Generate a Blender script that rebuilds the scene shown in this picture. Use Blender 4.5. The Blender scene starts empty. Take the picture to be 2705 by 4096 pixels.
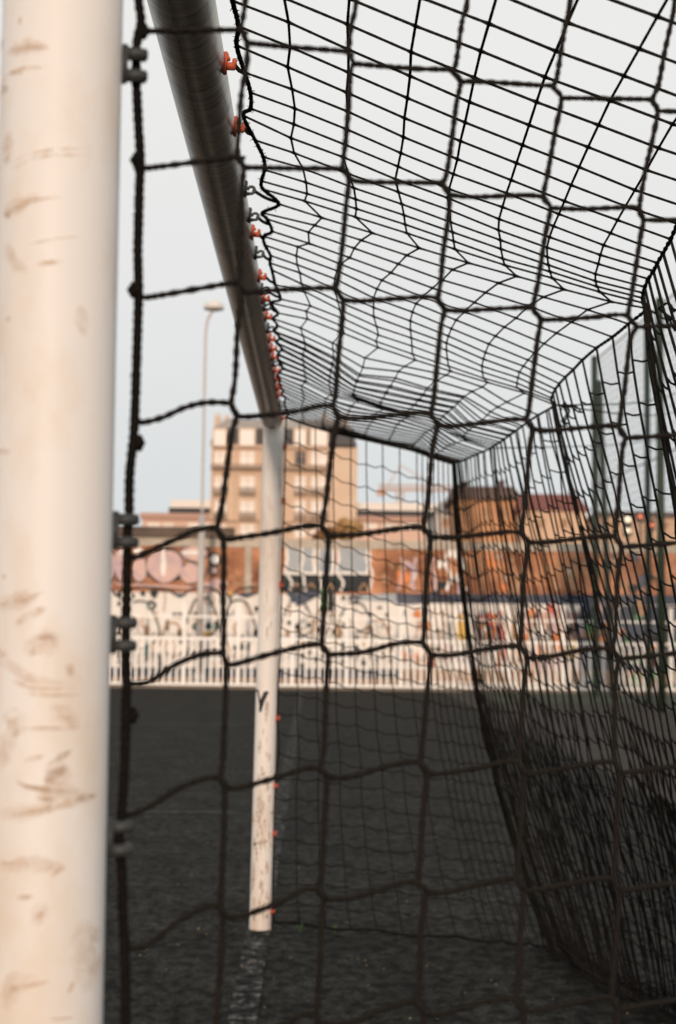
import bpy, bmesh, math, random
from mathutils import Vector, Matrix

R = math.radians
rnd = random.Random(7)
scene = bpy.context.scene
col = scene.collection

# ------------------------------------------------------------------ camera
FPX, CX, CY = 6100.0, 1352.5, 2048.0          # focal length and centre in photo pixels
ROLL = 0.013
CAM = Vector((0.177, 0.0, 1.190))
cam_d = bpy.data.cameras.new('camera')
cam = bpy.data.objects.new('camera', cam_d)
col.objects.link(cam)
cam_d.sensor_fit = 'VERTICAL'
cam_d.sensor_height = 36.0
cam_d.lens = 36.0 * FPX / 4096.0
cam_d.clip_start, cam_d.clip_end = 0.05, 3000
YAW, PITCH = math.atan(94 / FPX), math.atan(457 / FPX)
ROT = (Matrix.Rotation(-YAW, 3, 'Z') @ Matrix.Rotation(R(90) + PITCH, 3, 'X') @ Matrix.Rotation(ROLL, 3, 'Z'))
cam.matrix_world = Matrix.Translation(CAM) @ ROT.to_4x4()
cam_d.dof.use_dof = True
cam_d.dof.focus_distance = 2.15
cam_d.dof.aperture_fstop = 7.2
scene.camera = cam


def ray(px, py):
    return (ROT @ Vector(((px - CX) / FPX, -(py - CY) / FPX, -1.0))).normalized()


def at(px, py, Y):
    """the point seen at a pixel of the photograph, at distance Y along the pitch"""
    d = ray(px, py)
    return CAM + d * ((Y - CAM.y) / d.y)


# ------------------------------------------------------------------ sky, sun, exposure
SUN_EL, SUN_AZ = R(9), R(2)                  # low sun behind the camera, to the left
w = bpy.data.worlds.new('World')
scene.world = w
w.use_nodes = True
nt = w.node_tree
nt.nodes.clear()
out = nt.nodes.new('ShaderNodeOutputWorld')
sky = nt.nodes.new('ShaderNodeTexSky')
sky.sky_type = 'NISHITA'
sky.sun_disc = False
sky.sun_elevation = SUN_EL
sky.sun_rotation = R(180) + SUN_AZ
b1 = nt.nodes.new('ShaderNodeBackground')
b1.inputs[1].default_value = 0.06
nt.links.new(sky.outputs[0], b1.inputs[0])
tc = nt.nodes.new('ShaderNodeTexCoord')
sep = nt.nodes.new('ShaderNodeSeparateXYZ')
nt.links.new(tc.outputs['Generated'], sep.inputs[0])
noi = nt.nodes.new('ShaderNodeTexNoise')
noi.inputs['Scale'].default_value = 2.2
noi.inputs['Detail'].default_value = 5
mp = nt.nodes.new('ShaderNodeMapping')
mp.inputs['Scale'].default_value = (1, 1, 3)
nt.links.new(tc.outputs['Generated'], mp.inputs[0])
nt.links.new(mp.outputs[0], noi.inputs[0])
mad = nt.nodes.new('ShaderNodeMath')
mad.operation = 'MULTIPLY_ADD'
mad.inputs[1].default_value = 0.10
nt.links.new(noi.outputs[0], mad.inputs[0])
nt.links.new(sep.outputs[2], mad.inputs[2])
ramp = nt.nodes.new('ShaderNodeValToRGB')
ramp.color_ramp.elements[0].position = 0.08
ramp.color_ramp.elements[0].color = (0.70, 0.73, 0.745, 1)
ramp.color_ramp.elements[1].position = 0.40
ramp.color_ramp.elements[1].color = (0.87, 0.87, 0.85, 1)
e = ramp.color_ramp.elements.new(0.22)
e.color = (0.80, 0.808, 0.805, 1)
nt.links.new(mad.outputs[0], ramp.inputs[0])
b2 = nt.nodes.new('ShaderNodeBackground')      # thin bright overcast in front of the blue
b2.inputs[1].default_value = 1.0
nt.links.new(ramp.outputs[0], b2.inputs[0])
mx = nt.nodes.new('ShaderNodeMixShader')
mx.inputs[0].default_value = 0.96
nt.links.new(b1.outputs[0], mx.inputs[1])
nt.links.new(b2.outputs[0], mx.inputs[2])
nt.links.new(mx.outputs[0], out.inputs[0])

sun_d = bpy.data.lights.new('sun', 'SUN')
sun_d.energy = 2.3
sun_d.angle = R(2.5)
sun_d.color = (1.0, 0.76, 0.575)
sun = bpy.data.objects.new('sun', sun_d)
col.objects.link(sun)
sd = Vector((-math.sin(SUN_AZ) * math.cos(SUN_EL), -math.cos(SUN_AZ) * math.cos(SUN_EL), math.sin(SUN_EL)))
sun.rotation_euler = sd.to_track_quat('Z', 'Y').to_euler()

scene.view_settings.view_transform = 'Standard'
scene.view_settings.look = 'None'
scene.view_settings.exposure = 0.0
scene.view_settings.gamma = 1.0
scene.render.engine = 'CYCLES'
scene.cycles.use_denoising = True
scene.cycles.max_bounces = 6


# ------------------------------------------------------------------ materials
def mat(name, color, rough=0.8, metal=0.0, noise=None, bump=None, spec=0.3, emit=None):
    """noise = (scale, color2, lo, hi[, stretch]); bump = (scale, strength)"""
    m = bpy.data.materials.new(name)
    m.use_nodes = True
    n = m.node_tree
    p = n.nodes['Principled BSDF']
    p.inputs['Base Color'].default_value = (*color, 1)
    p.inputs['Roughness'].default_value = rough
    p.inputs['Metallic'].default_value = metal
    p.inputs['Specular IOR Level'].default_value = spec
    if emit:
        p.inputs['Emission Color'].default_value = (*emit[0], 1)
        p.inputs['Emission Strength'].default_value = emit[1]
    tcn = n.nodes.new('ShaderNodeTexCoord')
    if noise:
        mpn = n.nodes.new('ShaderNodeMapping')
        if len(noise) > 4:
            mpn.inputs['Scale'].default_value = noise[4]
        n.links.new(tcn.outputs['Object'], mpn.inputs[0])
        t = n.nodes.new('ShaderNodeTexNoise')
        t.inputs['Scale'].default_value = noise[0]
        t.inputs['Detail'].default_value = 8
        t.inputs['Roughness'].default_value = 0.65
        n.links.new(mpn.outputs[0], t.inputs[0])
        rp = n.nodes.new('ShaderNodeValToRGB')
        rp.color_ramp.elements[0].position = noise[2]
        rp.color_ramp.elements[0].color = (*color, 1)
        rp.color_ramp.elements[1].position = noise[3]
        rp.color_ramp.elements[1].color = (*noise[1], 1)
        n.links.new(t.outputs[0], rp.inputs[0])
        n.links.new(rp.outputs[0], p.inputs['Base Color'])
    if bump:
        t2 = n.nodes.new('ShaderNodeTexNoise')
        t2.inputs['Scale'].default_value = bump[0]
        t2.inputs['Detail'].default_value = 6
        n.links.new(tcn.outputs['Object'], t2.inputs[0])
        bp = n.nodes.new('ShaderNodeBump')
        bp.inputs['Strength'].default_value = bump[1]
        bp.inputs['Distance'].default_value = 0.02
        n.links.new(t2.outputs[0], bp.inputs['Height'])
        n.links.new(bp.outputs[0], p.inputs['Normal'])
    return m


def brick_mat(name, c1, c2, mortar, scale=1.0):
    m = bpy.data.materials.new(name)
    m.use_nodes = True
    n = m.node_tree
    p = n.nodes['Principled BSDF']
    p.inputs['Roughness'].default_value = 0.9
    tcn = n.nodes.new('ShaderNodeTexCoord')
    mpn = n.nodes.new('ShaderNodeMapping')
    mpn.inputs['Rotation'].default_value = (R(90), 0, 0)
    n.links.new(tcn.outputs['Object'], mpn.inputs[0])
    br = n.nodes.new('ShaderNodeTexBrick')
    br.inputs['Color1'].default_value = (*c1, 1)
    br.inputs['Color2'].default_value = (*c2, 1)
    br.inputs['Mortar'].default_value = (*mortar, 1)
    br.inputs['Scale'].default_value = scale
    br.inputs['Mortar Size'].default_value = 0.008
    br.inputs['Brick Width'].default_value = 0.24
    br.inputs['Row Height'].default_value = 0.08
    n.links.new(mpn.outputs[0], br.inputs[0])
    t = n.nodes.new('ShaderNodeTexNoise')
    t.inputs['Scale'].default_value = 1.3
    t.inputs['Detail'].default_value = 8
    n.links.new(tcn.outputs['Object'], t.inputs[0])
    rp = n.nodes.new('ShaderNodeValToRGB')
    rp.color_ramp.elements[0].position = 0.35
    rp.color_ramp.elements[0].color = (0.35, 0.3, 0.28, 1)
    rp.color_ramp.elements[1].position = 0.62
    rp.color_ramp.elements[1].color = (1, 1, 1, 1)
    n.links.new(t.outputs[0], rp.inputs[0])
    mxn = n.nodes.new('ShaderNodeMix')
    mxn.data_type = 'RGBA'
    mxn.blend_type = 'MULTIPLY'
    mxn.inputs[0].default_value = 1
    n.links.new(br.outputs[0], mxn.inputs[6])
    n.links.new(rp.outputs[0], mxn.inputs[7])
    n.links.new(mxn.outputs[2], p.inputs['Base Color'])
    return m


M = {}
M['net'] = mat('black_net_cord', (0.014, 0.0125, 0.0115), 0.95, spec=0.05, noise=(400, (0.026, 0.021, 0.017), 0.45, 0.7))
M['rope'] = mat('black_edge_rope', (0.007, 0.0066, 0.006), 0.95, spec=0.05, noise=(300, (0.018, 0.014, 0.011), 0.45, 0.7))
M['paint'] = mat('weathered_white_paint', (0.79, 0.755, 0.725), 0.5, noise=(14, (0.72, 0.61, 0.505), 0.46, 0.72, (1, 1, 0.5)))
M['paint_far'] = mat('dirty_white_paint', (0.78, 0.73, 0.68), 0.55, noise=(7, (0.60, 0.50, 0.42), 0.5, 0.68, (1, 1, 0.35)), bump=(40, 0.08))
M['scuff'] = mat('tan_scuff', (0.72, 0.56, 0.42), 0.6, noise=(50, (0.64, 0.46, 0.32), 0.4, 0.65))
M['scuff_dark'] = mat('brown_scuff', (0.55, 0.39, 0.27), 0.7, noise=(60, (0.45, 0.31, 0.21), 0.4, 0.65))
M['grime'] = mat('grey_brown_grime', (0.40, 0.31, 0.24), 0.8, noise=(90, (0.62, 0.51, 0.42), 0.4, 0.6))
M['black_paint'] = mat('black_spray_paint', (0.02, 0.019, 0.018), 0.5)
M['bar'] = mat('dull_grey_metal', (0.22, 0.21, 0.195), 0.37, 0.82, noise=(16, (0.60, 0.52, 0.43), 0.38, 0.72, (0.7, 6, 0.7)), bump=(60, 0.06))
M['seam'] = mat('bare_metal_seam', (0.62, 0.54, 0.45), 0.5, 0.2)
M['orange'] = mat('orange_plastic', (0.52, 0.10, 0.045), 0.6, spec=0.4)
M['grey_clip'] = mat('grey_plastic', (0.045, 0.047, 0.047), 0.5, spec=0.4)
M['turf'] = mat('dark_artificial_turf', (0.006, 0.0065, 0.0055), 0.95, spec=0.10, noise=(20, (0.040, 0.039, 0.034), 0.40, 0.60, (1, 0.7, 1)), bump=(90, 0.7))


def mottle(m, scale, lo, hi, v0, v1):
    """multiply the base colour by broad worn and matted patches"""
    n = m.node_tree
    p = n.nodes['Principled BSDF']
    src = p.inputs['Base Color'].links[0].from_socket
    t = n.nodes.new('ShaderNodeTexNoise')
    t.inputs['Scale'].default_value = scale
    t.inputs['Detail'].default_value = 4
    tcn = n.nodes.new('ShaderNodeTexCoord')
    n.links.new(tcn.outputs['Object'], t.inputs[0])
    mr = n.nodes.new('ShaderNodeMapRange')
    mr.inputs[1].default_value, mr.inputs[2].default_value = lo, hi
    mr.inputs[3].default_value, mr.inputs[4].default_value = v0, v1
    n.links.new(t.outputs[0], mr.inputs[0])
    mxn = n.nodes.new('ShaderNodeMix')
    mxn.data_type = 'RGBA'
    mxn.blend_type = 'MULTIPLY'
    mxn.inputs[0].default_value = 1
    n.links.new(src, mxn.inputs[6])
    n.links.new(mr.outputs[0], mxn.inputs[7])
    n.links.new(mxn.outputs[2], p.inputs['Base Color'])


mottle(M['turf'], 3.0, 0.35, 0.65, 0.72, 1.28)
mottle(M['turf'], 85.0, 0.38, 0.62, 0.50, 1.38)
M['line'] = mat('worn_white_line', (0.016, 0.016, 0.0145), 0.95, spec=0.1, noise=(13, (0.17, 0.162, 0.155), 0.47, 0.74, (1.4, 1, 1)))
mottle(M['line'], 75.0, 0.38, 0.62, 0.35, 1.6)
mottle(M['line'], 28.0, 0.40, 0.60, 0.4, 1.3)
M['line_faint'] = mat('faint_white_line', (0.03, 0.03, 0.029), 0.95, spec=0.1, noise=(30, (0.11, 0.105, 0.1), 0.45, 0.65))
M['litter'] = mat('pale_leaf_bits', (0.30, 0.22, 0.12), 0.8, noise=(3, (0.16, 0.15, 0.10), 0.45, 0.6))
M['weed'] = mat('weed_green', (0.06, 0.11, 0.05), 0.8)
M['white_rail'] = mat('white_painted_steel', (0.86, 0.83, 0.79), 0.4)
M['concrete'] = mat('pale_concrete', (0.52, 0.45, 0.37), 0.9, noise=(3, (0.36, 0.30, 0.24), 0.4, 0.7))
M['brown_cope'] = mat('dark_brown_coping', (0.10, 0.075, 0.06), 0.8, noise=(4, (0.17, 0.12, 0.09), 0.4, 0.7))
M['brick'] = brick_mat('orange_brick', (0.66, 0.27, 0.12), (0.52, 0.20, 0.09), (0.56, 0.40, 0.28))
M['wall_white'] = mat('white_wall_paint', (0.80, 0.745, 0.69), 0.8, noise=(1.6, (0.68, 0.60, 0.53), 0.52, 0.75, (1, 1, 0.35)))
M['g_black'] = mat('graffiti_black', (0.025, 0.03, 0.032), 0.7)
M['g_navy'] = mat('graffiti_navy', (0.045, 0.055, 0.085), 0.7, noise=(2, (0.12, 0.13, 0.16), 0.45, 0.7))
M['g_pink'] = mat('graffiti_pink', (0.68, 0.46, 0.38), 0.7, noise=(2.2, (0.44, 0.33, 0.38), 0.38, 0.62))
M['g_white'] = mat('graffiti_white', (0.83, 0.78, 0.73), 0.7, noise=(3, (0.66, 0.60, 0.55), 0.5, 0.75))
M['g_steel'] = mat('graffiti_blue_grey', (0.33, 0.37, 0.41), 0.7, noise=(2, (0.43, 0.43, 0.42), 0.4, 0.7))
M['g_teal'] = mat('graffiti_teal', (0.10, 0.26, 0.23), 0.7)
M['g_orange'] = mat('graffiti_orange', (0.72, 0.24, 0.08), 0.7)
M['g_red'] = mat('graffiti_red', (0.60, 0.13, 0.10), 0.7)
M['g_yellow'] = mat('graffiti_yellow', (0.66, 0.42, 0.12), 0.7)
M['g_green'] = mat('graffiti_green', (0.10, 0.30, 0.13), 0.7)
M['g_brown'] = mat('graffiti_brown', (0.34, 0.19, 0.11), 0.8, noise=(4, (0.5, 0.33, 0.2), 0.4, 0.7))
M['lamp_grey'] = mat('galvanised_lamp_post', (0.50, 0.46, 0.43), 0.5, 0.3)
M['lamp_dish'] = mat('white_lamp_dish', (0.70, 0.66, 0.62), 0.4)
M['stone'] = mat('warm_stone_facade', (0.70, 0.52, 0.385), 0.9, noise=(0.5, (0.63, 0.45, 0.32), 0.4, 0.7))
M['stone_trim'] = mat('pale_stone_trim', (0.62, 0.45, 0.33), 0.9)
M['balcony'] = mat('dark_balcony_rail', (0.33, 0.245, 0.19), 0.8)
M['zinc'] = mat('zinc_roof', (0.30, 0.27, 0.245), 0.6, noise=(0.6, (0.36, 0.32, 0.28), 0.4, 0.7))
M['slate'] = mat('dark_slate', (0.095, 0.088, 0.088), 0.8)
M['blind'] = mat('pale_window_blind', (0.88, 0.80, 0.73), 0.6)
M['pane'] = mat('dark_glass', (0.10, 0.09, 0.09), 0.6, spec=0.3)
M['low_wall'] = mat('pinkish_render', (0.70, 0.48, 0.38), 0.9)
M['low_trim'] = mat('brick_red_trim', (0.50, 0.31, 0.24), 0.9)
M['low_white'] = mat('white_render', (0.82, 0.74, 0.67), 0.8)
M['band'] = mat('charcoal_band', (0.05, 0.052, 0.058), 0.7)
M['house_orange'] = mat('ochre_render', (0.58, 0.31, 0.16), 0.9, noise=(0.4, (0.46, 0.24, 0.13), 0.4, 0.7))
M['house_cream'] = mat('cream_render', (0.66, 0.45, 0.31), 0.9)
M['house_grey'] = mat('pale_grey_render', (0.50, 0.46, 0.43), 0.9)
M['roof_brown'] = mat('dark_brown_roof', (0.115, 0.07, 0.05), 0.9)
M['roof_red'] = mat('red_brown_roof', (0.20, 0.075, 0.06), 0.9)
M['green_post'] = mat('dark_green_paint', (0.022, 0.038, 0.024), 0.5)
M['fence_net'] = mat('grey_green_fence_net', (0.11, 0.12, 0.115), 0.9)
M['bark'] = mat('bark', (0.07, 0.05, 0.035), 0.9)
M['autumn'] = mat('autumn_leaves', (0.40, 0.24, 0.11), 0.8, noise=(2, (0.54, 0.34, 0.15), 0.4, 0.6))
M['dry_leaf'] = mat('brown_leaves', (0.22, 0.11, 0.05), 0.8, noise=(2, (0.33, 0.16, 0.07), 0.4, 0.6))
M['crane'] = mat('crane_orange', (0.62, 0.36, 0.22), 0.7)
M['lit_white'] = mat('lit_white_lens', (0.9, 0.8, 0.6), 0.4, emit=((1.0, 0.80, 0.58), 1.5))
M['lit_red'] = mat('lit_red_lens', (0.8, 0.2, 0.1), 0.4, emit=((1.0, 0.22, 0.10), 1.0))
M['dark_metal'] = mat('dark_metal', (0.03, 0.03, 0.03), 0.5)
M['dirt'] = mat('worn_earth', (0.040, 0.035, 0.031), 0.95, spec=0.1, noise=(3, (0.062, 0.053, 0.046), 0.4, 0.7))
M['grass'] = mat('dull_green_grass', (0.045, 0.056, 0.042), 0.95, spec=0.1, noise=(5, (0.065, 0.072, 0.052), 0.4, 0.6))
M['path'] = mat('grey_path', (0.17, 0.145, 0.12), 0.95, noise=(2, (0.23, 0.19, 0.15), 0.4, 0.7))


def soften(m, lo=0.36, hi=0.72):
    """worn paint mark: its edges thin out and it is broken up by the grain of the surface"""
    n = m.node_tree
    p = n.nodes['Principled BSDF']
    a = n.nodes.new('ShaderNodeAttribute')
    a.attribute_name = 'fade'
    t = n.nodes.new('ShaderNodeTexNoise')
    t.inputs['Scale'].default_value = 95
    t.inputs['Detail'].default_value = 8
    t.inputs['Roughness'].default_value = 0.7
    tcn = n.nodes.new('ShaderNodeTexCoord')
    n.links.new(tcn.outputs['Object'], t.inputs[0])
    mr = n.nodes.new('ShaderNodeMapRange')
    mr.inputs[1].default_value, mr.inputs[2].default_value = lo, hi
    n.links.new(t.outputs[0], mr.inputs[0])
    mu = n.nodes.new('ShaderNodeMath')
    mu.operation = 'MULTIPLY'
    n.links.new(a.outputs['Fac'], mu.inputs[0])
    n.links.new(mr.outputs[0], mu.inputs[1])
    n.links.new(mu.outputs[0], p.inputs['Alpha'])


for k_ in ('scuff', 'scuff_dark', 'grime'):
    soften(M[k_])
M['smudge'] = mat('soft_tan_smudge', (0.74, 0.59, 0.46), 0.6, noise=(30, (0.68, 0.51, 0.38), 0.4, 0.65))
soften(M['smudge'], 0.30, 1.05)


# ------------------------------------------------------------------ mesh helpers
class MB:
    """collects shapes, then links them as one mesh object"""
    def __init__(self):
        self.v, self.f, self.mi, self.sm = [], [], [], []
        self.fade = {}

    def add(self, vs, fs, mi=0, smooth=False):
        b = len(self.v)
        self.v += [tuple(p) for p in vs]
        self.f += [tuple(i + b for i in q) for q in fs]
        self.mi += [mi] * len(fs)
        self.sm += [smooth] * len(fs)

    def box(self, x0, x1, y0, y1, z0, z1, mi=0):
        vs = [(x, y, z) for x in (x0, x1) for y in (y0, y1) for z in (z0, z1)]
        self.add(vs, [(0, 1, 3, 2), (4, 6, 7, 5), (0, 4, 5, 1), (2, 3, 7, 6), (0, 2, 6, 4), (1, 5, 7, 3)], mi)

    def tube(self, pts, rad, sides=6, mi=0, cap=True, lobe=0.0, pitch=0.012, smooth=True):
        pts = [Vector(p) for p in pts]
        n = len(pts)
        if n < 2:
            return
        rads = rad if isinstance(rad, (list, tuple)) else [rad] * n
        t0 = (pts[1] - pts[0]).normalized()
        up = Vector((0, 0, 1)) if abs(t0.z) < 0.9 else Vector((1, 0, 0))
        nrm = t0.cross(up).normalized()
        vs, s = [], 0.0
        for i, p in enumerate(pts):
            a, b = pts[max(i - 1, 0)], pts[min(i + 1, n - 1)]
            t = (b - a)
            t = t.normalized() if t.length > 1e-9 else t0
            nrm = (nrm - t * nrm.dot(t))
            nrm = nrm.normalized() if nrm.length > 1e-6 else t.orthogonal().normalized()
            bn = t.cross(nrm)
            if i:
                s += (p - pts[i - 1]).length
            for k in range(sides):
                th = 2 * math.pi * k / sides
                r = rads[i] * (1 + lobe * math.cos(2 * (th - 2 * math.pi * s / pitch)))
                vs.append(p + (nrm * math.cos(th) + bn * math.sin(th)) * r)
        fs = []
        for i in range(n - 1):
            for k in range(sides):
                k2 = (k + 1) % sides
                fs.append((i * sides + k, i * sides + k2, (i + 1) * sides + k2, (i + 1) * sides + k))
        if cap:
            fs.append(tuple(range(sides - 1, -1, -1)))
            fs.append(tuple((n - 1) * sides + k for k in range(sides)))
        self.add(vs, fs, mi, smooth)

    def poly(self, pts, mi=0):
        self.add(pts, [tuple(range(len(pts)))], mi)

    def build(self, name, mats, parent=None):
        me = bpy.data.meshes.new(name)
        me.from_pydata(self.v, [], self.f)
        for m in (mats if isinstance(mats, (list, tuple)) else [mats]):
            me.materials.append(m)
        me.polygons.foreach_set('material_index', self.mi)
        me.polygons.foreach_set('use_smooth', self.sm)
        if self.fade:
            at_ = me.attributes.new('fade', 'FLOAT', 'POINT')
            at_.data.foreach_set('value', [self.fade.get(i, 0.0) for i in range(len(self.v))])
        bm = bmesh.new()
        bm.from_mesh(me)
        bmesh.ops.recalc_face_normals(bm, faces=bm.faces)
        bm.to_mesh(me)
        bm.free()
        o = bpy.data.objects.new(name, me)
        col.objects.link(o)
        if parent:
            o.parent = parent
            o.matrix_parent_inverse = Matrix.Translation(-parent.location)
        return o


def tag(o, label=None, cat=None, group=None, kind=None):
    for k, v in (('label', label), ('category', cat), ('group', group), ('kind', kind)):
        if v:
            o[k] = v
    return o


def thing(name, label, cat, loc, group=None):
    o = bpy.data.objects.new(name, None)
    o.empty_display_size = 0.2
    col.objects.link(o)
    o.location = loc
    return tag(o, label, cat, group)


def catmull(pts, step):
    P = [Vector(p) for p in pts]
    if len(P) == 2:
        n = max(1, int((P[1] - P[0]).length / step))
        return [P[0].lerp(P[1], i / n) for i in range(n + 1)]
    outp = []
    for i in range(len(P) - 1):
        p0 = P[i - 1] if i else P[0] * 2 - P[1]
        p1, p2 = P[i], P[i + 1]
        p3 = P[i + 2] if i + 2 < len(P) else P[-1] * 2 - P[-2]
        n = max(1, int((p2 - p1).length / step))
        for k in range(n):
            t = k / n
            outp.append(0.5 * ((2 * p1) + (p2 - p0) * t + (2 * p0 - 5 * p1 + 4 * p2 - p3) * t * t
                               + (3 * p1 - p0 - 3 * p2 + p3) * t ** 3))
    outp.append(P[-1])
    return outp


def resample(pts, step):
    o = [Vector(pts[0])]
    for a, b in zip(pts[:-1], pts[1:]):
        a, b = Vector(a), Vector(b)
        n = max(1, int((b - a).length / step))
        o += [a.lerp(b, i / n) for i in range(1, n + 1)]
    return o


def lerp(a, b, t):
    return a + (b - a) * t


def interp(x, xs, ys):
    if x <= xs[0]:
        return ys[0]
    for i in range(len(xs) - 1):
        if x <= xs[i + 1]:
            return lerp(ys[i], ys[i + 1], (x - xs[i]) / (xs[i + 1] - xs[i]))
    return ys[-1]


# ------------------------------------------------------------------ ground
g = MB()
g.add([(-600, -60, 0), (600, -60, 0), (600, 900, 0), (-600, 900, 0)], [(0, 1, 2, 3)])
tag(g.build('turf', M['turf']), kind='structure')
g = MB()
g.add([(-0.064, -3, .004), (0.026, -3, .004), (0.026, 28.2, .004), (-0.064, 28.2, .004)], [(0, 1, 2, 3)])
tag(g.build('goal_line', M['line']), kind='structure')
g = MB()
for y0, y1, x0, x1 in ((9.75, 9.83, -30, -0.3), (18.3, 18.42, -30, -0.1)):
    g.add([(x0, y0, .004), (x1, y0, .004), (x1, y1, .004), (x0, y1, .004)], [(0, 1, 2, 3)])
tag(g.build('pitch_marking', M['line_faint']), kind='structure')
g = MB()
g.add([(2.6, -8, .004), (60, -8, .004), (60, 28.3, .004), (2.6, 28.3, .004)], [(0, 1, 2, 3)])
tag(g.build('dirt_strip', M['dirt']), kind='structure')
g = MB()
g.add([(3.2, 24.6, .008), (60, 24.6, .008), (60, 28.4, .008), (3.2, 28.4, .008)], [(0, 1, 2, 3)])
tag(g.build('grass_strip', M['grass']), kind='structure')
g = MB()
g.box(-40, 40, 28.55, 31.2, 0.0, 0.05)
tag(g.build('path', M['path']), kind='structure')

# ------------------------------------------------------------------ goal frame
D0, D1, PR, BZ = 1.066, 6.09, 0.0425, 2.0185
goal = thing('football_goal', 'white steel football goal with scuffed posts and a dull grey crossbar', 'goal', (0, D0, 0))


def post_part(y, lean, material, marks, xo=0.0):
    mb = MB()
    n = 40
    zs = [i * 1.976 / 30 for i in range(31)]
    vs, fs = [], []
    for z in zs:
        for k in range(n):
            th = 2 * math.pi * k / n
            vs.append((xo + PR * math.cos(th) + lean * (z - 1.2), y + PR * math.sin(th), z))
    for i in range(30):
        for k in range(n):
            k2 = (k + 1) % n
            fs.append((i * n + k, i * n + k2, (i + 1) * n + k2, (i + 1) * n + k))
    fs.append(tuple(30 * n + k for k in range(n)))
    mb.add(vs, fs, 0, True)
    for j, (pts, wid, mi) in enumerate(marks):           # scuffs and other marks: thin strips that follow the tube; pts = (side -1..1, z)
        r = PR + 0.00035 + 0.00006 * (j % 9)
        P = []
        for (s0, z0), (s1, z1) in zip(pts[:-1], pts[1:]):
            m = 7
            P += [(lerp(s0, s1, i / m), lerp(z0, z1, i / m)) for i in range(m)]
        P.append(pts[-1])
        vs2 = []
        for i, (s_, z_) in enumerate(P):
            a, b = P[max(i - 1, 0)], P[min(i + 1, len(P) - 1)]
            dx, dz = (b[0] - a[0]) * PR, b[1] - a[1]
            L = math.hypot(dx, dz) or 1
            t = i / (len(P) - 1)
            ww = wid * (0.35 + 0.65 * math.sin(math.pi * min(max(t, .06), .94))) * (0.8 + 0.4 * rnd.random())
            for sg in (-.5, -.3, -.1, .1, .3, .5):
                ss = s_ + sg * ww * (-dz / L) / PR
                zz = z_ + sg * ww * (dx / L)
                th = math.asin(max(-.995, min(.995, ss)))
                vs2.append((xo + r * math.sin(th) + lean * (zz - 1.2), y - r * math.cos(th), zz))
        fs2 = [(6 * i + q, 6 * i + q + 1, 6 * i + q + 7, 6 * i + q + 6) for i in range(len(P) - 1) for q in range(5)]
        b0 = len(mb.v)
        for i in range(len(P)):
            e_ = min(1, 5 * min(i, len(P) - 1 - i) / (len(P) - 1))
            for q in range(6):
                mb.fade[b0 + 6 * i + q] = e_ * (0, .75, 1, 1, .75, 0)[q]
        mb.add(vs2, fs2, mi, True)
    return mb.build('post', [material, M['scuff'], M['scuff_dark'], M['grime'], M['black_paint'], M['smudge']], goal)


def nz(px, py):
    """a mark on the near post, from a 500 x 2048 pixel half of it seen at 580 wide"""
    cxp = interp(py, [0, 2048, 4096], [253, 232, 175])
    return ((px - cxp) / 243.0, CAM.z + (2487 - py) * (D0 - 0.03) / FPX)


nm = []
def mk(pts, wid, mi, base=0):
    nm.append(([nz(x * 0.862, base + y * 0.862) for x, y in pts], wid * 1.9 * 1.03 / FPX, mi))
for pts, wid, mi in [
        ([(8, 110), (40, 100)], 34, 3), ([(65, 185), (170, 186), (285, 198)], 14, 1), ([(65, 290), (150, 285), (280, 292)], 10, 1),
        ([(75, 288), (160, 305)], 14, 1),
        ([(48, 380), (68, 340)], 26, 3), ([(100, 738), (180, 708), (300, 685), (432, 668)], 10, 1), ([(80, 775), (200, 728), (320, 708), (440, 698)], 9, 1),
        ([(70, 980), (110, 962), (200, 925), (350, 905)], 14, 1), ([(75, 985), (100, 965)], 22, 2), ([(195, 1137), (300, 1110), (425, 1084)], 9, 1),
        ([(235, 1225), (350, 1212)], 16, 1), ([(0, 725), (40, 716)], 12, 1), ([(5, 2055), (40, 2085), (130, 2102)], 20, 1), ([(95, 1475), (112, 1475)], 18, 1),
        ([(130, 45), (150, 50)], 18, 1), ([(75, 620), (82, 740)], 14, 1)]:
    mk(pts, wid, mi)
for pts, wid, mi in [
        ([(40, 432), (130, 420), (215, 405), (290, 360)], 13, 1), ([(150, 522), (220, 475), (295, 438)], 22, 1), ([(240, 582), (300, 572), (345, 590)], 14, 2),
        ([(215, 640), (250, 640)], 26, 1), ([(370, 725), (405, 715)], 40, 1), ([(18, 560), (40, 630), (95, 675)], 22, 1), ([(130, 770), (220, 808), (420, 812)], 10, 1),
        ([(180, 830), (300, 838), (440, 838)], 8, 1), ([(320, 940), (395, 938)], 12, 1), ([(180, 990), (300, 985), (430, 988)], 10, 1), ([(110, 950), (170, 1000)], 34, 1),
        ([(290, 1155), (395, 1088)], 18, 2), ([(275, 1232), (320, 1195), (380, 1160)], 30, 2), ([(150, 1225), (200, 1250), (300, 1265), (420, 1278)], 14, 2),
        ([(60, 1390), (180, 1375), (300, 1345), (420, 1318), (485, 1300)], 20, 1), ([(400, 1312), (485, 1300)], 22, 2), ([(240, 1300), (330, 1310)], 14, 2),
        ([(150, 1745), (230, 1738)], 14, 1), ([(245, 1835), (275, 1785)], 16, 1), ([(130, 2145), (210, 2130), (300, 2110)], 12, 1), ([(110, 2200), (150, 2120)], 16, 1),
        ([(370, 2180), (390, 2120)], 12, 1), ([(60, 1600), (160, 1590)], 12, 1), ([(300, 1650), (360, 1610)], 12, 1), ([(40, 1480), (45, 1455)], 16, 1),
        ([(180, 1140), (290, 1105)], 12, 1), ([(150, 1035), (165, 990)], 20, 1), ([(290, 2280), (390, 2285)], 8, 1), ([(95, 310), (100, 290)], 16, 1)]:
    mk(pts, wid, mi, 2048)
NX = -0.0065
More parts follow.
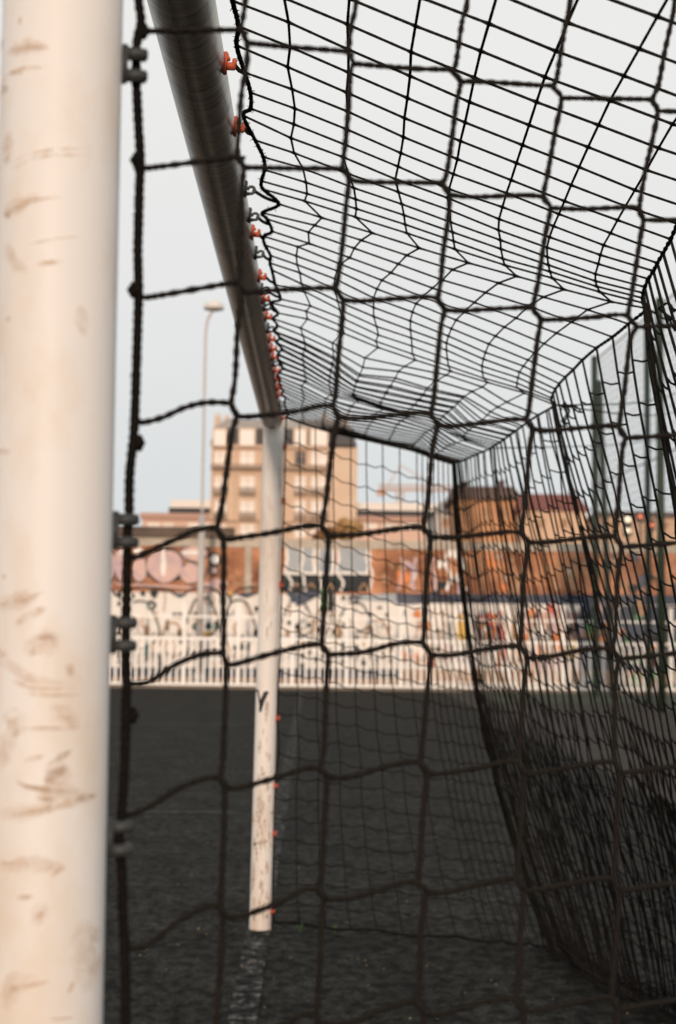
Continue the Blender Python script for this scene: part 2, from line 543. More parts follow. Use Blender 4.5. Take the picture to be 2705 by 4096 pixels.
for pts, wid, base in [([(110, 900), (150, 960), (165, 1040)], 60, 2048), ([(60, 1190), (110, 1060), (150, 980)], 50, 2048), ([(180, 640), (280, 600), (360, 590)], 60, 2048),
                       ([(240, 1290), (330, 1270), (440, 1300)], 60, 2048), ([(10, 560), (50, 640), (110, 690), (200, 760), (420, 800)], 36, 2048), ([(40, 1380), (200, 1365), (330, 1330)], 44, 2048),
                       ([(30, 430), (150, 415), (260, 380)], 44, 2048), ([(290, 1240), (380, 1150)], 60, 2048), ([(100, 2250), (130, 2120), (260, 2105)], 50, 2048), ([(240, 1870), (270, 1760)], 44, 2048),
                       ([(420, 1850), (450, 2000), (440, 2200)], 70, 2048), ([(60, 1620), (220, 1590), (370, 1610)], 40, 2048), ([(300, 880), (370, 930), (420, 1000)], 44, 2048),
                       ([(60, 190), (170, 180), (290, 200)], 40, 0), ([(60, 960), (110, 950), (250, 900)], 44, 0), ([(90, 560), (80, 660), (85, 740)], 40, 0), 
                       ([(80, 1100), (130, 1210), (200, 1260)], 34, 0), ([(15, 330), (60, 350)], 70, 0), ([(430, 1400), (440, 1560)], 30, 0)]:
    mk(pts, wid, 5, base)
post_part(D0, -0.004, M['paint'], nm, NX)


def fz(px, py):
    cxp = interp(py, [1750, 2500, 3720], [1094, 1076, 1040])
    return ((px - cxp) / 42.5, CAM.z + (2499 - py) * (D1 - 0.03) / FPX)


fm = []
for pts, wid, mi in [
        ([(1022, 2800), (1025, 2760), (1034, 2756), (1040, 2790), (1043, 2838)], 7, 4), ([(1043, 2842), (1052, 2800), (1066, 2768), (1076, 2762)], 20, 4),
        ([(1072, 2790), (1070, 2830), (1066, 2890)], 12, 3), ([(1022, 3358), (1050, 3350), (1082, 3344)], 12, 3), ([(1018, 3366), (1026, 3356)], 9, 4),  # includes a slanting grey brown band across the post with a black end
        ([(1045, 2945), (1038, 3010)], 10, 3), ([(1080, 3000), (1078, 3040)], 8, 3), ([(1045, 3150), (1040, 3230), (1036, 3300)], 18, 3),
        ([(1055, 3180), (1048, 3250)], 12, 3), ([(1020, 3420), (1014, 3500), (1010, 3560)], 9, 3), ([(1050, 3490), (1040, 3540)], 16, 3),
        ([(1060, 3580), (1050, 3610)], 10, 3), ([(1015, 3640), (1020, 3660)], 9, 3), ([(1030, 3690), (1000, 3700)], 12, 3), ([(1045, 3330), (1044, 3390)], 8, 3),
        ([(1062, 3060), (1058, 3100)], 7, 3), ([(1070, 2350), (1071, 2420)], 5, 1), ([(1120, 1800), (1118, 1990)], 6, 1)]:
    fm.append(([fz(x, y) for x, y in pts], wid * (1.0 if mi == 4 else 1.7) * D1 / FPX, mi))
for i in range(46):
    z, sx = abs(rnd.gauss(0, .38)) + .02, rnd.uniform(-.85, .85)
    if z < 1.3:
        fm.append(([(sx, z), (sx + rnd.uniform(-.1, .1), z + rnd.uniform(.02, .08))], rnd.uniform(.004, .016), rnd.choice((1, 2, 3, 3))))
post_part(D1, 0.011, M['paint_far'], fm)

mb = MB()
BR = 0.0452                                               # the bar is a little stouter than the posts
def barx(y): return -0.012 * max(0.0, min(1.0, (D1 - y) / (D1 - D0)))
pts = [(barx(y), y, BZ + .001) for y in [D0 - 0.0425 + (D1 - D0 + 0.085) * i / 60 for i in range(61)]]
mb.tube(pts, [lerp(BR, .0430, i / 60) for i in range(61)], 40, 0, True)
for k in range(70):                                       # weld seam along the underside, broken and worn
    y = D0 + 0.6 + k * 0.063 + rnd.random() * 0.02
    a = R(-101)
    rr_ = lerp(BR, .0430, (y - D0) / (D1 - D0)) + .0003
    x, z = barx(y) + rr_ * math.cos(a), BZ + .001 + rr_ * math.sin(a)
    mb.box(x - .0013, x + .0013, y, y + 0.02 + 0.03 * rnd.random(), z - .0004, z + .0004, 1)
mb.build('crossbar', [M['bar'], M['seam']], goal)


def bevel_box(mb, c, ax, sx, sy, sz, mi=0):
    """a box with chamfered edges; ax = three unit axes"""
    b = min(sx, sy, sz) * 0.16
    vs, n = [], 0
    bm = bmesh.new()
    bmesh.ops.create_cube(bm, size=1)
    for v in bm.verts:
        v.co = Vector((v.co.x * sx, v.co.y * sy, v.co.z * sz))
    bmesh.ops.bevel(bm, geom=list(bm.edges), offset=b, segments=2, affect='EDGES')
    bm.verts.index_update()
    vs = [c + ax[0] * v.co.x + ax[1] * v.co.y + ax[2] * v.co.z for v in bm.verts]
    fs = [tuple(v.index for v in f.verts) for f in bm.faces]
    bm.free()
    mb.add(vs, fs, mi, True)


def net_clip(base, outv, along, material, ring, size=1.0):
    """a plastic net hook: a foot on the tube and two prongs (or a curled ring) that hold the edge rope"""
    outv, along = outv.normalized(), along.normalized()
    side = outv.cross(along)
    mb = MB()
    s = size
    ax = (outv, side, along)
    bevel_box(mb, base + outv * 0.002 * s, ax, .006 * s, .012 * s, .034 * s)
    if ring is None:
        for sg in (1, -1):
            bevel_box(mb, base + outv * .0125 * s + along * sg * .0100 * s, ax, .021 * s, .011 * s, .0100 * s)
    elif ring:
        bevel_box(mb, base + outv * 0.007 * s - along * .010 * s, ax, .010 * s, .008 * s, .007 * s)
        c = base + outv * 0.0145 * s - along * .002 * s
        pts = [c + (outv * math.cos(a) + along * math.sin(a)) * .0075 * s for a in [R(-110 + 290 * i / 16) for i in range(17)]]
        mb.tube(pts, .0034 * s, 8)
    else:
        bevel_box(mb, base + outv * .0105 * s - along * .0045 * s, ax, .017 * s, .010 * s, .0105 * s)
        bevel_box(mb, base + outv * .0165 * s + along * .0015 * s, ax, .006 * s, .0095 * s, .012 * s)
        bevel_box(mb, base + outv * .0055 * s + along * .0075 * s, ax, .006 * s, .009 * s, .006 * s)
    return mb.build('net_clip', M[material], goal)


for (px, py) in [(485, 255), (462, 2122), (455, 2537), (437, 3355)]:
    p = at(px, py, D0 + 0.012)
    x0 = NX - 0.004 * (p.z - 1.2) + PR * math.sin(math.acos(0.28))
    net_clip(Vector((x0 + .0005, D0 + 0.012, p.z)), Vector((1, 0.25, 0)), Vector((0.0, 0, 1)), 'grey_clip', None, 0.80)
CLIPS = [(200, 'o'), (465, 'o'), (725, 'g'), (835, 'g'), (905, 'o'), (990, 'g'), (1085, 'o'), (1140, 'g'), (1175, 'o'), (1208, 'g'), (1250, 'o'),
         (1300, 'g'), (1340, 'o'), (1380, 'o'), (1415, 'o'), (1440, 'g'), (1470, 'o'), (1505, 'o'), (1540, 'o'), (1570, 'o'), (1605, 'g'),
         (1628, 'g'), (1662, 'o')]
clipY = [1.35, 1.62, 1.9]
for c in clipY:
    net_clip(Vector((barx(c) + BR, c, BZ)), Vector((1, 0, -.1)), Vector((.1, 0, 1)), 'orange', False)
for py, kind_ in CLIPS:
    Y = FPX * 0.828 / (2504 - py)
    clipY.append(Y)
    net_clip(Vector((barx(Y) + lerp(BR, .043, (Y - D0) / 5) - .001, Y, BZ - .004)), Vector((1, -.15, -.10)), Vector((.10, 0, 1)),
             'orange' if kind_ == 'o' else 'grey_clip', kind_ == 'g', 0.95 if kind_ == 'o' else 0.9)
FARCLIP = [(1143, 1790), (1136, 2005), (1125, 2340), (1111, 2870), (1101, 3140), (1095, 3330), (1089, 3640)]
for (px, py) in FARCLIP:
    p = at(px - 10, py, D1)
    net_clip(Vector((PR - .004 + 0.011 * (p.z - 1.2), D1 - .012, p.z)), Vector((1, -.2, 0)), Vector((0, 0, 1)), 'orange', False, 0.88)

# ------------------------------------------------------------------ goal net
net = thing('goal_net', 'black twisted cord net hanging from the football goal and tied back to green poles', 'goal net', (0.4, D0, 0))
CR = 0.00225                                              # cord radius


def cord(mb, pts, knots=None, r=CR, step=0.01, sides=6, lobe=0.0, kr=1.55, jit=0.06):
    P = resample(pts, step)
    rads = []
    for p in P:
        q = r * (1 + jit * (rnd.random() * 2 - 1))
        if knots:
            d = min((p - k).length for k in knots)
            if d < 0.006:
                q *= lerp(kr, 1, d / 0.006)
        rads.append(q)
    mb.tube(P, rads, sides, 0, True, lobe)


# ---- near side panel: knots traced on the slanting side of the net (x, y where the row comes in, x, y where it leaves)
ROPE0 = [(540, -330), (548, -160), (555, 0), (565, 83), (552, 147), (546, 210), (546, 319), (549, 383), (555, 510), (562, 638), (558, 765), (555, 893), (552, 1000),
         (555, 1159), (552, 1287), (546, 1478), (542, 1606), (536, 1733), (520, 1893), (517, 2000), (517, 2064), (510, 2140), (510, 2223), (507, 2383),
         (504, 2510), (504, 2638), (507, 2733), (504, 2829), (501, 3000), (495, 3140), (484, 3281), (477, 3365), (488, 3491), (491, 3631), (498, 3772),
         (502, 3912), (502, 4096), (500, 4400), (495, 4800)]
ROPE_ROW = [(587, 124), (584, 673), (581, 1191), (568, 1690), (539, 2230), (530, 2737), (516, 3260), (533, 3793), (530, 4330)]
NODES = [
    [(960, 121, 992, 172), (947, 628, 979, 670), (956, 1128, 973, 1169), (922, 1615, 951, 1666), (865, 2115, 896, 2156), (890, 2612, 909, 2657), (881, 3112, 902, 3147), (881, 3628, 895, 3666), (862, 4140, 880, 4180)],
    [(1387, 207, 1419, 255), (1368, 676, 1400, 714), (1336, 1153, 1375, 1201), (1330, 1625, 1356, 1670), (1285, 2105, 1317, 2143), (1285, 2580, 1317, 2619), (1277, 3074, 1312, 3109), (1270, 3558, 1305, 3596), (1256, 4059, 1277, 4096)],
    [(1802, 280, 1846, 327), (1762, 732, 1802, 780), (1750, 1196, 1782, 1240), (1722, 1660, 1754, 1700), (1690, 2112, 1726, 2148), (1690, 2572, 1726, 2620), (1675, 3050, 1712, 3096), (1670, 3533, 1708, 3566), (1666, 4011, 1700, 4057)],
    [(2206, 344, 2250, 392), (2170, 788, 2206, 832), (2130, 1232, 2166, 1278), (2102, 1680, 2134, 1716), (2082, 2132, 2118, 2170), (2078, 2588, 2114, 2631), (2066, 3050, 2099, 3096), (2066, 3516, 2099, 3564), (2058, 3999, 2099, 4044)],
    [(2606, 400, 2635, 444), (2554, 836, 2578, 880), (2510, 1264, 2550, 1308), (2474, 1708, 2506, 1752), (2458, 2148, 2490, 2188), (2446, 2596, 2482, 2636), (2457, 3050, 2482, 3093), (2453, 3516, 2482, 3562), (2445, 3990, 2474, 4036)],
]
for extra in range(3):                                    # columns that run on past the frame
    NODES.append([tuple(2 * a - b for a, b in zip(NODES[-1][r], NODES[-2][r])) for r in range(9)])
VMID = {  # bends of each upright between its knots
    0: {0: [(970, 83), (982, 0), (986, -120)], 1: [(986, 268), (967, 370), (954, 542)], 2: [(967, 765), (960, 1000)], 3: [(951, 1332), (941, 1510)], 4: [(928, 1733), (906, 1893), (887, 2032)], 5: [(896, 2255), (893, 2383), (896, 2510)], 6: [(903, 2765), (894, 3000)], 7: [(895, 3351), (886, 3540)], 8: [(884, 3842), (868, 4060)]},
    1: {0: [(1394, 204), (1407, 96), (1426, 0)], 1: [(1403, 287), (1394, 446), (1378, 606)], 2: [(1384, 829), (1368, 1000), (1350, 1128)], 3: [(1368, 1287), (1352, 1446), (1343, 1574)], 4: [(1333, 1765), (1317, 1893), (1305, 2000)], 5: [(1308, 2255), (1298, 2415)], 6: [(1305, 2765), (1296, 3000)], 7: [(1298, 3281), (1287, 3491)], 8: [(1291, 3631), (1273, 3982)]},
    2: {0: [(1822, 264), (1850, 80), (1870, 0)], 1: [(1826, 416), (1802, 600), (1782, 715)], 2: [(1790, 900), (1774, 1000), (1764, 1120)], 3: [(1765, 1300), (1754, 1400), (1736, 1590)], 4: [(1730, 1800), (1712, 2000)], 5: [(1706, 2320), (1698, 2520)], 6: [(1714, 2720), (1688, 3000)], 7: [(1691, 3275), (1680, 3450)], 8: [(1683, 3732), (1679, 3940)]},
    3: {0: [(2226, 320), (2258, 120), (2282, 0)], 1: [(2222, 520), (2194, 680)], 2: [(2180, 950), (2154, 1120)], 3: [(2150, 1360), (2130, 1520), (2116, 1640)], 4: [(2118, 1800), (2102, 2000)], 5: [(2094, 2320), (2086, 2520)], 6: [(2098, 2720), (2078, 3000)], 7: [(2083, 3316), (2072, 3470)], 8: [(2083, 3732), (2074, 3940)]},
    4: {0: [(2635, 336), (2659, 208), (2691, 64), (2700, 0)], 1: [(2610, 560), (2578, 704)], 2: [(2562, 950), (2530, 1160)], 3: [(2522, 1360), (2498, 1560)], 4: [(2490, 1800), (2474, 2000)], 5: [(2470, 2320), (2462, 2520)], 6: [(2462, 2720), (2458, 3000)], 7: [(2470, 3300)], 8: [(2465, 3760)]},
}
HMID = {
    0: [[], [], [], [(650, 1670), (740, 1630), (830, 1610)], [(600, 2205), (760, 2130), (820, 2114)], [(600, 2725), (700, 2660), (800, 2620)], [(600, 3225), (720, 3150), (830, 3112)], [(600, 3775), (720, 3680), (830, 3625)], [(600, 4310), (720, 4210), (820, 4145)]],
    1: [[(1158, 188)], [(1152, 673)], [(1183, 1156)], [(1011, 1666), (1183, 1645), (1279, 1624)], [(935, 2154), (1088, 2131), (1215, 2105)], [(940, 2657), (1088, 2615), (1234, 2580)], [(950, 3152), (1102, 3112), (1221, 3074)], [(950, 3668), (1102, 3617), (1207, 3561)], [(930, 4185), (1102, 4110), (1207, 4060)]],
    2: [[(1650, 274)], [(1450, 727), (1690, 731)], [(1450, 1204), (1570, 1196), (1706, 1187)], [(1450, 1673), (1570, 1660), (1674, 1651)], [(1450, 2136), (1570, 2118), (1650, 2109)], [(1450, 2609), (1570, 2578), (1645, 2569)], [(1400, 3108), (1525, 3071), (1625, 3049)], [(1400, 3592), (1525, 3558), (1616, 3530)], [(1400, 4090), (1525, 4040), (1625, 4008)]],
    3: [[(1898, 326), (2050, 334), (2154, 341)], [(1898, 788), (2090, 781)], [(1850, 1243), (2010, 1234), (2085, 1230)], [(1810, 1705), (1970, 1687), (2055, 1677)], [(1810, 2149), (1970, 2134), (2040, 2127)], [(1810, 2620), (1970, 2592), (2040, 2585)], [(1775, 3093), (1916, 3071), (2024, 3046)], [(1775, 3571), (1916, 3537), (2016, 3516)], [(1775, 4055), (1916, 4011), (2016, 3995)]],
    4: [[(2330, 393), (2570, 397)], [(2330, 836), (2515, 829)], [(2210, 1279), (2370, 1269), (2470, 1259)], [(2186, 1723), (2330, 1711), (2430, 1703)], [(2186, 2169), (2330, 2152), (2420, 2145)], [(2186, 2629), (2330, 2600), (2405, 2594)], [(2149, 3092), (2316, 3062), (2415, 3048)], [(2149, 3559), (2316, 3528), (2407, 3514)], [(2149, 4042), (2316, 4005), (2405, 3990)]],
}
ZX = [480, 555, 935, 1350, 1760, 2150, 2530, 2900, 3700]
ZZ = [1.085, 1.092, 1.149, 1.197, 1.238, 1.264, 1.285, 1.30, 1.32]


def npt(px, py, dz=0.0):
    Z = interp(px, ZX, ZZ)
    Z -= 0.05 * max(0, (py - 2000) / 2000.0) * min(1, max(0, (px - 700) / 1400.0))
    return at(px, py, Z + dz)


mb = MB()
mid = lambda q: ((q[0] + q[2]) / 2, (q[1] + q[3]) / 2)
for c in range(len(NODES)):
    path2 = []
    for r in range(9):
        q = NODES[c][r]
        if c in VMID:
            ms = VMID[c][r]
            path2 += sorted(ms, key=lambda a: a[1])
        path2 += [(q[0] + 4, q[1] + 2), (q[2] - 4, q[3] - 2)]
    path2 = [(path2[0][0] + 40, -420)] + path2 + [(path2[-1][0] - 6, path2[-1][1] + 500)]
    P = catmull([npt(x, y) for x, y in path2], 0.0025 if c < 5 else 0.008)
    mb.tube(P, [CR * 1.02 * (1 + .05 * (rnd.random() * 2 - 1)) for _ in P], 8, 0, True, 0.24, 0.0075)
for r in range(9):
    for c in range(len(NODES)):
        a = ROPE_ROW[r] if c == 0 else NODES[c - 1][r][2:]
        b = NODES[c][r][:2]
        ms = HMID[c][r] if c in HMID else []
        pts = [npt(*a)] + [npt(x, y, 0.002) for x, y in ms] + [npt(*b)]
        q = NODES[c][r]
        if c == 0:
            pts = [npt(ROPE_ROW[r][0] - 30, ROPE_ROW[r][1] - 12)] + pts
        # the row cord dives along the upright before it leaves again
        pts = pts + [npt(q[0] * .5 + q[2] * .5, q[1] * .5 + q[3] * .5, -0.002), npt(q[2], q[3])]
        P = catmull(pts, 0.0025 if c < 5 else 0.008)
        mb.tube(P, [CR * 0.98 * (1 + .05 * (rnd.random() * 2 - 1)) for _ in P], 8, 0, True, 0.24, 0.0075)
for k in range(3):                                        # two more rows above and below the frame
    for sgn, r0, r1 in ((-1, 0, 1), (1, 8, 7)):
        pts = []
        for c in range(len(NODES)):
            q, q2 = mid(NODES[c][r0]), mid(NODES[c][r1])
            pts.append(npt(q[0] + (q[0] - q2[0]) * (k + 1), q[1] + (q[1] - q2[1]) * (k + 1)))
        if k == 0 or sgn < 0:
            P = catmull(pts, 0.01)
            mb.tube(P, CR, 6)
mb.build('side_panel', M['net'], net)

mb = MB()
P = catmull([npt(x, y) for x, y in ROPE0], 0.0022)
mb.tube(P, [0.0035 * (1 + .05 * (rnd.random() * 2 - 1)) for _ in P], 10, 0, True, 0.12, 0.013)
for i in range(0, len(P) - 3, 5):                         # frayed fibres of the old rope
    for _ in range(2):
        d = Vector((rnd.uniform(-1, 1), rnd.uniform(-1, 1), rnd.uniform(-.6, .6))).normalized()
        mb.tube([P[i] + d * .0028, P[i] + d * .0055 + Vector((0, 0, rnd.uniform(-.002, .002)))], .0004, 3)
for (x, y, r_) in [(548, 640, .0055), (537, 1160, .0055), (556, 1772, .0048), (530, 2862, .005), (575, 124, .005), (560, 672, .005)]:
    c = npt(x, y)
    mb.tube([c + Vector((0, 0, -.006)), c, c + Vector((0, 0, .006))], [.002, r_, .002], 8)
mb.build('edge_rope', M['rope'], net)

# ---- roof panel: nodes P[n][k], cord n across, cord k along the crossbar
L = {k: {} for k in range(9)}


def put(k, n0, pts, ox=0.0, oy=0.0, sc=1.0):
    for i, (x, y) in enumerate(pts):
        L[k][n0 + i] = (ox + x / sc, oy + y / sc)


C2, C4, S2 = (1450, 0), (1450, 1000), 1.2494
put(0, 2, [(930, 3), (954, 105), (947, 182), (979, 290), (1002, 370), (1002, 434), (973, 462), (1021, 561), (1053, 628), (1059, 679), (1046, 724), (1053, 757), (1116, 816),
           (1049, 851), (1068, 876), (1088, 925), (1055, 945), (1060, 980), (1082, 1022), (1080, 1052), (1088, 1080), (1102, 1140), (1122, 1196), (1085, 1212), (1112, 1252),
           (1094, 1275), (1110, 1302), (1098, 1325), (1120, 1350), (1106, 1370), (1128, 1395), (1112, 1415), (1116, 1440), (1130, 1470), (1118, 1490)])
put(1, 1, [(1137, -8), (1155, 89), (1161, 188), (1151, 268), (1169, 357), (1180, 434), (1176, 497), (1164, 552), (1177, 612), (1212, 673), (1225, 730), (1229, 775), (1219, 804), (1288, 871),
           (1259, 901), (1234, 929), (1237, 974), (1191, 987), (1186, 1024), (1189, 1059), (1200, 1091), (1206, 1135), (1217, 1165), (1243, 1224), (1225, 1245), (1230, 1276), (1203, 1312),
           (1212, 1343), (1220, 1371), (1221, 1397), (1211, 1417), (1212, 1440), (1216, 1462), (1218, 1485), (1221, 1505), (1224, 1525)])
put(2, 0, [(1398, -5), (1390, 97), (1394, 198), (1394, 290), (1387, 370), (1391, 446), (1387, 517), (1384, 580), (1372, 628), (1394, 695), (1416, 752), (1423, 797), (1426, 835), (1422, 868), (1490, 932),
           (1445, 961), (1417, 993), (1400, 1031), (1361, 1056), (1351, 1084), (1340, 1115), (1343, 1160), (1351, 1205), (1362, 1240), (1375, 1275), (1364, 1302), (1374, 1333), (1330, 1372),
           (1333, 1400), (1335, 1428), (1332, 1455), (1325, 1480), (1320, 1505), (1318, 1525), (1318, 1545), (1322, 1562), (1328, 1577)])
put(3, 0, [(265, 130), (243, 260), (238, 380), (225, 490), (210, 590), (205, 685), (192, 765), (178, 832), (165, 895), (180, 960), (197, 1020), (208, 1075), (214, 1122), (222, 1165), (285, 1240)], *C2, S2)
put(3, 15, [(1627, 1021), (1594, 1056), (1564, 1091), (1528, 1121), (1508, 1156), (1495, 1192), (1495, 1230), (1495, 1266), (1507, 1306), (1514, 1340), (1504, 1365), (1513, 1390), (1460, 1432),
            (1452, 1470), (1440, 1498), (1428, 1522), (1420, 1545), (1416, 1562), (1415, 1575), (1418, 1585), (1424, 1594), (1434, 1603)])
put(4, 0, [(592, 255), (560, 388), (535, 510), (513, 612), (490, 705), (475, 795), (455, 870), (433, 945), (428, 990), (435, 1050), (440, 1110), (450, 1160), (456, 1205), (462, 1245), (530, 1314)], *C2, S2)
put(4, 15, [(450, 98), (400, 150), (350, 190), (300, 235), (268, 268), (250, 310), (240, 355), (240, 400), (245, 440), (248, 480), (250, 520), (265, 550), (210, 582), (180, 607),
            (165, 640), (140, 680), (120, 710), (105, 740), (92, 762), (88, 775), (90, 785), (110, 795)], *C4, S2)
put(5, 0, [(912, 385), (870, 510), (833, 625), (800, 725), (770, 815), (743, 900), (720, 965), (700, 1035), (683, 1095), (680, 1150), (690, 1200)], *C2, S2)
put(5, 11, [(2004, 996), (2012, 1035), (2019, 1060), (2068, 1105)])
put(5, 15, [(680, 165), (615, 213), (560, 262), (510, 308), (468, 350), (445, 393), (430, 430), (420, 465), (420, 500), (425, 545), (430, 580), (442, 606), (420, 625), (370, 652),
            (325, 690), (305, 722), (285, 747), (262, 772), (240, 795), (226, 812), (218, 822), (222, 830)], *C4, S2)
put(6, 0, [(1237, 503), (1180, 625), (1128, 735), (1083, 835), (1043, 925), (1010, 1005), (982, 1070), (955, 1130), (935, 1185), (922, 1237)], *C2, S2)
put(6, 10, [(2190, 1028), (2194, 1060), (2200, 1086), (2209, 1112), (2257, 1158)])
put(6, 15, [(905, 235), (830, 280), (768, 340), (710, 385), (665, 430), (632, 470), (615, 512), (605, 545), (597, 580), (600, 610), (605, 640), (626, 662), (600, 685), (548, 707),
            (510, 732), (485, 757), (458, 785), (430, 808), (405, 830), (390, 845), (376, 862), (370, 880)], *C4, S2)
put(7, 0, [(1550, 620), (1480, 740), (1420, 850), (1362, 950), (1315, 1030), (1275, 1100), (1240, 1165), (1205, 1225)], *C2, S2)
put(7, 8, [(2402, 1020), (2394, 1056), (2382, 1096), (2382, 1124), (2388, 1146), (2400, 1168), (2446, 1207)])
put(7, 15, [(1125, 298), (1045, 360), (970, 415), (908, 468), (862, 515), (828, 550), (805, 580), (785, 610), (778, 638), (772, 665), (772, 688), (812, 715), (720, 760), (676, 785),
            (640, 808), (600, 850), (555, 880), (532, 900), (517, 915), (507, 928), (502, 938), (515, 948)], *C4, S2)
put(8, 4, [(2712, 895), (2683, 957), (2653, 1012), (2630, 1052), (2614, 1084), (2594, 1116), (2580, 1148), (2574, 1172), (2571, 1192), (2574, 1212), (2590, 1234)])
put(8, 15, [(1330, 370), (1250, 435), (1170, 490), (1100, 550), (1055, 597), (1015, 635), (985, 668), (965, 695), (953, 718), (945, 740), (945, 753), (962, 775), (880, 825), (840, 850),
            (800, 880), (765, 905), (738, 925), (710, 945), (690, 960), (672, 970), (656, 980), (642, 990)], *C4, S2)
END = [(1145, 1664), (1215, 1690), (1300, 1717), (1396, 1740), (1475, 1758), (1560, 1777), (1650, 1798), (1735, 1828), (1812, 1852)]


def roof_pt(px, py):
    d = ray(px, py)
    Y = 3.0
    for _ in range(12):
        zb = lerp(1.770, 1.848, min(1, max(0, (Y - 4.7) / 1.3)))
        sl = (zb - 2.006) / 0.70                           # z = 2.006 + sl (x - 0.05)
        t = (2.006 + sl * (CAM.x - 0.05) - CAM.z) / (d.z - sl * d.x)
        Y = CAM.y + d.y * t
    return CAM + d * t


P = {n: [None] * 9 for n in range(-9, 49)}
for k in range(9):
    for n, (x, y) in L[k].items():
        P[n][k] = roof_pt(x, y)
for k in range(9):
    P[48][k] = roof_pt(*END[k])
for n in range(1, -1, -1):
    for k in (1, 0):
        if P[n][k] is None:
            P[n][k] = P[n + 1][k] + (P[n][3] - P[n + 1][3])
for n in range(3, -1, -1):
    if P[n][8] is None:
        P[n][8] = P[n + 1][8] + (P[n][7] - P[n + 1][7])
for n in range(-1, -10, -1):
    for k in range(9):
        P[n][k] = P[n + 1][k] + Vector((0, -0.092 - 0.008 * math.sin(n), 0))
for n in range(37, 48):                                   # the last bay sags like the one before it
    m = (n - 36) / 12.0
    for k in range(9):
        f = 26 + 10 * m
        i = int(f)
        tmp = P[i][k].lerp(P[min(i + 1, 36)][k], f - i)
        dev = tmp - P[26][k].lerp(P[36][k], m)
        P[n][k] = P[36][k].lerp(P[48][k], m) + dev * 0.9

mb = MB()
for n in range(-9, 49):
    rr = CR * interp(n, [6, 20, 30], [0.80, 0.95, 1.1])
    kn = P[n]
    cord(mb, kn, kn, rr, 0.005 if n < 30 else 0.012, 6, kr=1.6)
for k in range(1, 8):
    line = [P[n][k] for n in range(-9, 49)]
    cord(mb, line, None, CR * 0.85, 0.012, 6)
for n in range(29, 48):                                   # the far bays are gathered tighter
    cord(mb, [P[n][k].lerp(P[n + 1][k], .5) + Vector((0, 0, .004)) for k in range(9)], None, CR * 1.05, 0.02, 5)
mb.build('roof_panel', M['net'], net)

mb = MB()
line = [P[n][0] for n in range(-9, 49)]
lp = catmull(line, 0.003)
mb.tube(lp, [0.0033 * (1 + .14 * (rnd.random() * 2 - 1)) for _ in lp], 8, 0, True, 0.12, 0.012)
for i in range(0, len(lp) - 2, 4):
    for _ in range(2):
        d = Vector((rnd.uniform(-1, 1), rnd.uniform(-.6, .6), rnd.uniform(-1, 1))).normalized()
        mb.tube([lp[i] + d * .0025, lp[i] + d * rnd.uniform(.005, .0085)], .0006, 3)
for y in clipY:                                           # the loop of rope held in each hook
    c = Vector((barx(y) + BR + .014, y, BZ - .006))
    near = min(lp, key=lambda q: abs(q.y - y) + 0.3 * abs(q.x - c.x))
    if (near - c).length < 0.12:
        mb.tube(catmull([c, c.lerp(near, .5) + Vector((0, 0, -.003)), near], .004), .0034, 7)
mb.build('edge_rope', M['rope'], net)

# ---- back panel: uprights fall from the roof's rear edge and sweep out to the ground
mb = MB()
back = {}
NR = 22
for n in range(-9, 49):
    top = P[n][8]
    ev = interp(n, [-9, 14, 26, 36, 48], [P[14][8].y - 1.95, P[14][8].y, P[26][8].y, P[36][8].y, P[48][8].y])
    Yb = 5.77 - (48 - n) * 0.046
    Xb = interp(Yb, [2.0, 3.6, 4.71, 5.17, 5.77], [1.52, 1.44, 1.30, 1.15, 1.07])
    path = []
    for r in range(NR + 1):
        t = r / NR
        ph = (n - 26) % 12 / 12.0
        z = lerp(top.z, 0.012, t) - 0.035 * math.sin(math.pi * ph) ** 2 * math.sin(math.pi * min(1, t * 1.6)) * (1 if t < .62 else 0)
        x = lerp(top.x, Xb, t ** interp(n, [14, 26, 38, 48], [1.5, 1.2, 1.5, 2.0])) + 0.035 * math.sin(math.pi * ph) ** 2 * math.sin(math.pi * min(1, t * 1.8)) + 0.006 * math.sin(n * .52 + 3 * t) * math.sin(math.pi * t)
        y = lerp(lerp(top.y, ev, min(1, t * 2.0) ** .9), Yb, t ** 2.2)
        path.append(Vector((x, y, z)))
    back[n] = path
    cord(mb, catmull(path, 0.02), None, CR * 1.12, 0.03, 6)
for n in range(26, 48):
    if n % 3 != 1:
        cord(mb, catmull([back[n][r].lerp(back[n + 1][r], .5) + Vector((.008 * math.sin(n + r * .4), 0, 0)) for r in range(NR + 1)], .02), None, CR * 1.08, .03, 5)
for r in range(1, NR):
    for n in range(-9, 48):
        a, b = back[n], back[n + 1]
        d = 0.012
        pa = a[r].lerp(a[r + 1], 0.14)
        pb = b[r].lerp(b[r - 1], 0.14)
        mb.tube([pa, pa.lerp(pb, .5) + Vector((0, 0, -.004)), pb], CR * .95, 5)
for n in range(-9, 48):                                   # slack lower half: a second fall of net hanging in folds
    pts = []
    for r in range(10, NR + 1):
        q = (r - 10) / (NR - 10)
        pts.append(back[n][r].lerp(back[n + 1][r], .5) + Vector((.035 * math.sin(math.pi * q) * (1 + .3 * math.sin(n * .8)) + .03 * q, .008 * math.sin(n * 1.7), 0)))
    cord(mb, catmull(pts, .03), None, CR * 1.1, .04, 5)
for n in range(8, 48):
    pts = []
    for r in range(12, NR + 1):
        q = (r - 12) / (NR - 12)
        pts.append(back[n][r].lerp(back[n + 1][r], .25 + .5 * ((n * 7) % 3) / 2) + Vector((.09 * math.sin(math.pi * q * .6) + .010 * math.sin(n * 1.3), .012 * math.sin(n * .9), -.004)))
    cord(mb, catmull(pts, .03), None, CR * 1.1, .04, 5)
